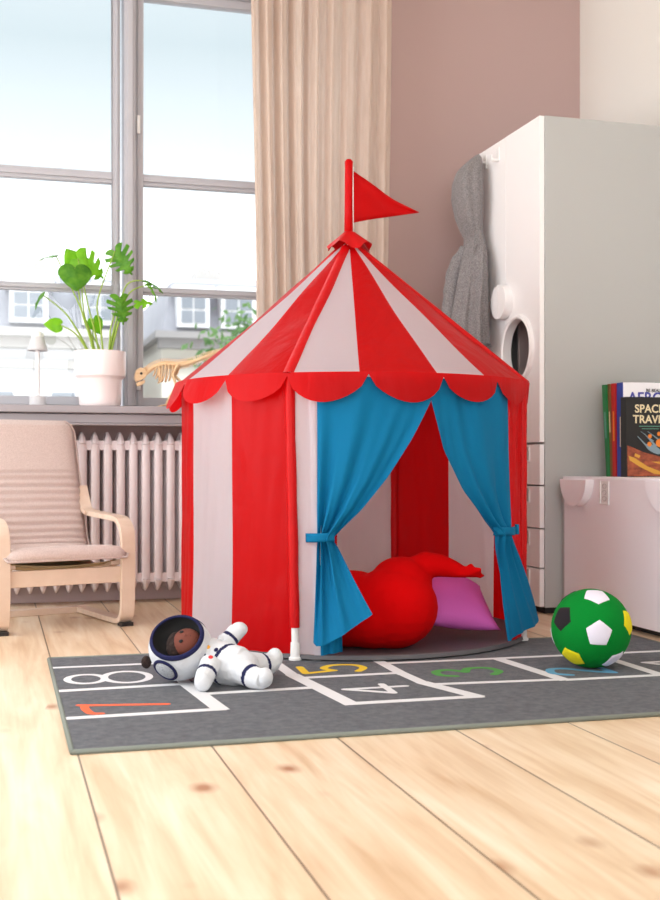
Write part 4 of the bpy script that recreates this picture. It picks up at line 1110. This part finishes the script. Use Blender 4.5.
# ------------------------------------------------------------------ outside: street, houses, trees
ZG = -7.0
gr = MB().box((-60, YW + 1.5, ZG - .2), (60, 70, ZG)).build('ground', 'street'); struct(gr)
def house(name, label, x0, x1, y0, zc, zr, bays, dorm, cols):
    """town house seen from its street side: cream wall up to cornice zc, mansard roof to zr"""
    h_ = thing(name, label, 'building', ((x0 + x1) / 2, y0, ZG))
    ox, oy, oz = (x0 + x1) / 2, y0, ZG
    def q(x, y, z): return (x - ox, y - oy, z - oz)
    MB().box(q(x0, y0, ZG), q(x1, y0 + 9, zc)).build('wall', cols[0], h_)
    m_ = MB(); m_.box(q(x0 - .2, y0 - .45, zc), q(x1 + .2, y0 + 9.2, zc + .16)).box(q(x0 - .1, y0 - .25, zc - .22), q(x1 + .1, y0, zc)).box(q(x0 - .05, y0 - .18, zc - .62), q(x1 + .05, y0, zc - .46))
    m_.build('cornice', cols[1], h_)
    zb = zc + .16; dz = zr - zb; sl = dz * .35
    m_ = MB(); m_.add([q(x0, y0 - .1, zb), q(x1, y0 - .1, zb), q(x1, y0 + 9, zb), q(x0, y0 + 9, zb), q(x0 + .3, y0 + sl, zr), q(x1 - .3, y0 + sl, zr), q(x1 - .3, y0 + 9 - sl, zr), q(x0 + .3, y0 + 9 - sl, zr),
                   q(x0 + 1, y0 + 4, zr + .7), q(x1 - 1, y0 + 4, zr + .7)], [(0, 1, 5, 4), (1, 2, 6, 5), (2, 3, 7, 6), (3, 0, 4, 7), (4, 5, 9, 8), (6, 7, 8, 9), (5, 6, 9), (7, 4, 8)])
    rf = m_.build('roof', 'slate', h_)
    for xc, w_ in dorm:
        d_ = MB(); t0, t1 = zb + .12, zr - .18
        d_.box(q(xc - w_ / 2, y0 - .25, t0), q(xc + w_ / 2, y0 + sl + .5, t1 - .12)); d_.box(q(xc - w_ / 2 - .1, y0 - .35, t1 - .12), q(xc + w_ / 2 + .1, y0 + sl + .5, t1))
        do_ = d_.build('dormer', 'white_p', h_)
        w2 = MB()
        nx = 2
        for a in range(nx):
            for b_ in range(2):
                xa = xc - w_ * .38 + a * w_ * .40; za = t0 + .1 + b_ * (t1 - t0 - .3) * .5
                w2.box(q(xa, y0 - .28, za), q(xa + w_ * .34, y0 - .24, za + (t1 - t0 - .3) * .42))
        w2.build('window', 'glassd', do_)
    for k in range(3):
        xx = x0 + (x1 - x0) * (.2 + .3 * k); MB().box(q(xx - .35, y0 + 3, zr), q(xx + .35, y0 + 3.7, zr + .72)).box(q(xx - .2, y0 + 3.2, zr + .72), q(xx - .03, y0 + 3.4, zr + .85)).box(q(xx + .05, y0 + 3.2, zr + .72), q(xx + .22, y0 + 3.4, zr + .85)).build('chimney', 'stone', rf)
    for xc, w_ in bays:
        for zz_ in (zc - 2.9, zc - 6.0):
            if zz_ < ZG + .5: continue
            fr2 = MB().box(q(xc - w_ / 2 - .1, y0 - .08, zz_ - .1), q(xc + w_ / 2 + .1, y0, zz_ + 1.9)).build('window', 'white_p', h_)
            MB().box(q(xc - w_ / 2, y0 - .1, zz_), q(xc - .04, y0 - .07, zz_ + 1.8)).box(q(xc + .04, y0 - .1, zz_), q(xc + w_ / 2, y0 - .07, zz_ + 1.8)).build('pane', 'glassd', fr2)
    return h_
house('town_house', 'cream house with slate mansard roof and white dormers seen through the right window panes', 3.75, 12.0, 27.0, 3.42, 4.85, [(4.9, .8), (6.6, .8), (8.6, 1.0), (10.8, 1.0)], [(4.47, .75), (5.55, .85), (7.0, 1.1), (9.2, 1.3)], ('render_', 'shadeb'))
house('town_house', 'white house with pale slate roof seen through the left window panes', -6.5, 2.7, 24.0, 3.05, 4.35, [(-4.5, 1.1), (-2.3, 1.1), (-.2, 1.1), (1.6, 1.0)], [(-3.0, 1.0), (-.9, .8), (.65, .75), (2.05, .7)], ('white_p', 'stone'))
def tree(label, x, y, h, r, seed):
    rnd = random.Random(seed)
    t_ = thing('street_tree', label, 'tree', (x, y, ZG), 0, None)
    MB().tube([(0, 0, 0), (.05, 0, h * .4), (-.05, .05, h * .7), (0, 0, h * .9)], [.16, .13, .09, .04], 10).build('trunk', 'bark', t_, smooth=True)
    br_ = MB()
    cl = []
    for k in range(16):
        a = rnd.uniform(0, 2 * pi); z0 = h - r * rnd.uniform(1.6, 2.4); e = Vector((cos(a) * r * rnd.uniform(.4, .85), sin(a) * r * rnd.uniform(.4, .85), h - 1.7 * r * rnd.random()))
        br_.tube([(0, 0, z0), tuple(Vector((0, 0, z0)).lerp(e, .6) + Vector((0, 0, .1))), e], [.05, .03, .012], 6); cl.append(e)
    br_.build('branches', 'bark', t_, smooth=True)
    fo2 = MB()
    for e in cl + [Vector((0, 0, h))]:
        for k in range(120):
            p = e + Vector((rnd.gauss(0, .3), rnd.gauss(0, .3), rnd.gauss(0, .22))) * r * .75
            u = Vector((rnd.gauss(0, 1), rnd.gauss(0, 1), rnd.gauss(0, 1))).normalized(); v = u.orthogonal().normalized(); s_ = rnd.uniform(.05, .09)
            fo2.add([p - u * s_, p + v * s_ * .55, p + u * s_, p - v * s_ * .55], [(0, 1, 2, 3)])
    fo2.build('foliage', 'fol', t_, weld=False)
tree('leafy green tree in front of the cream house', 3.42, 16.5, 9.45, .95, 3)
tree('low green shrub tree beyond the dinosaur model', 2.55, 14.5, 8.45, .38, 5)

# ------------------------------------------------------------------ world, lights, camera
wo = bpy.data.worlds.new('sky'); SC.world = wo; wo.use_nodes = True
nt = wo.node_tree; nt.nodes.clear()
out = nt.nodes.new('ShaderNodeOutputWorld'); bgn = nt.nodes.new('ShaderNodeBackground')
tc = nt.nodes.new('ShaderNodeTexCoord'); sx_ = nt.nodes.new('ShaderNodeSeparateXYZ'); rp = nt.nodes.new('ShaderNodeValToRGB')
L(nt, tc.outputs['Generated'], sx_.inputs[0]); L(nt, sx_.outputs['Z'], rp.inputs[0]); L(nt, rp.outputs[0], bgn.inputs[0]); L(nt, bgn.outputs[0], out.inputs[0])
e = rp.color_ramp.elements; e[0].position = 0.0; e[0].color = (1, 1, 1, 1); e[1].position = 1.0; e[1].color = (1.75, 1.8, 1.88, 1)
x = e.new(.12); x.color = (.97, .98, 1, 1); x = e.new(.24); x.color = (.36, .385, .40, 1); x = e.new(.34); x.color = (.25, .29, .31, 1); x = e.new(.42); x.color = (.30, .33, .35, 1); x = e.new(.52); x.color = (1.5, 1.55, 1.6, 1)
bgn.inputs[1].default_value = 3.4

def area(name, loc, rot, sx, sy, power, col):
    l = bpy.data.lights.new(name, 'AREA'); l.shape = 'RECTANGLE'; l.size = sx; l.size_y = sy; l.energy = power; l.color = col
    o = bpy.data.objects.new(name, l); COL.objects.link(o); o.location = loc; o.rotation_euler = rot; return o
area('added_side_light', (XL + .02, 2.2, 1.375), (0, -radians(90), 0), LOPEN[3] - LOPEN[2], LOPEN[1] - LOPEN[0], 50, (.96, .98, 1))  # area lamp added in the made-up left opening as side light
area('added_front_fill', (-.3, YF + .02, 1.325), (radians(90), 0, 0), FOPEN[1] - FOPEN[0], FOPEN[3] - FOPEN[2], 50, (.95, .97, 1))  # area lamp added behind the camera as front fill
po_ = area('window_portal', (.23, YW + .29, 1.56), (radians(-90), 0, 0), 2.06, 1.68, 1, (1, 1, 1)); po_.data.cycles.is_portal = True

cam = bpy.data.cameras.new('camera'); co = bpy.data.objects.new('camera', cam); COL.objects.link(co)
co.location = (0, 0, .52); co.rotation_euler = (radians(90), 0, YAW)
cam.sensor_fit = 'HORIZONTAL'; cam.sensor_width = 36; cam.lens = 1150 / 660 * 36; cam.shift_y = 13 / 660
cam.dof.use_dof = True; cam.dof.focus_distance = 2.95; cam.dof.aperture_fstop = 8
cam.clip_start = .05; cam.clip_end = 200
SC.camera = co
SC.view_settings.view_transform = 'Standard'; SC.view_settings.look = 'None'; SC.view_settings.gamma = 1; SC.view_settings.use_curve_mapping = False
SC.view_settings.exposure = -0.10
SC.cycles.use_denoising = True
SC.cycles.max_bounces = 8; SC.cycles.diffuse_bounces = 5; SC.cycles.transparent_max_bounces = 12
SC.cycles.sample_clamp_indirect = 6
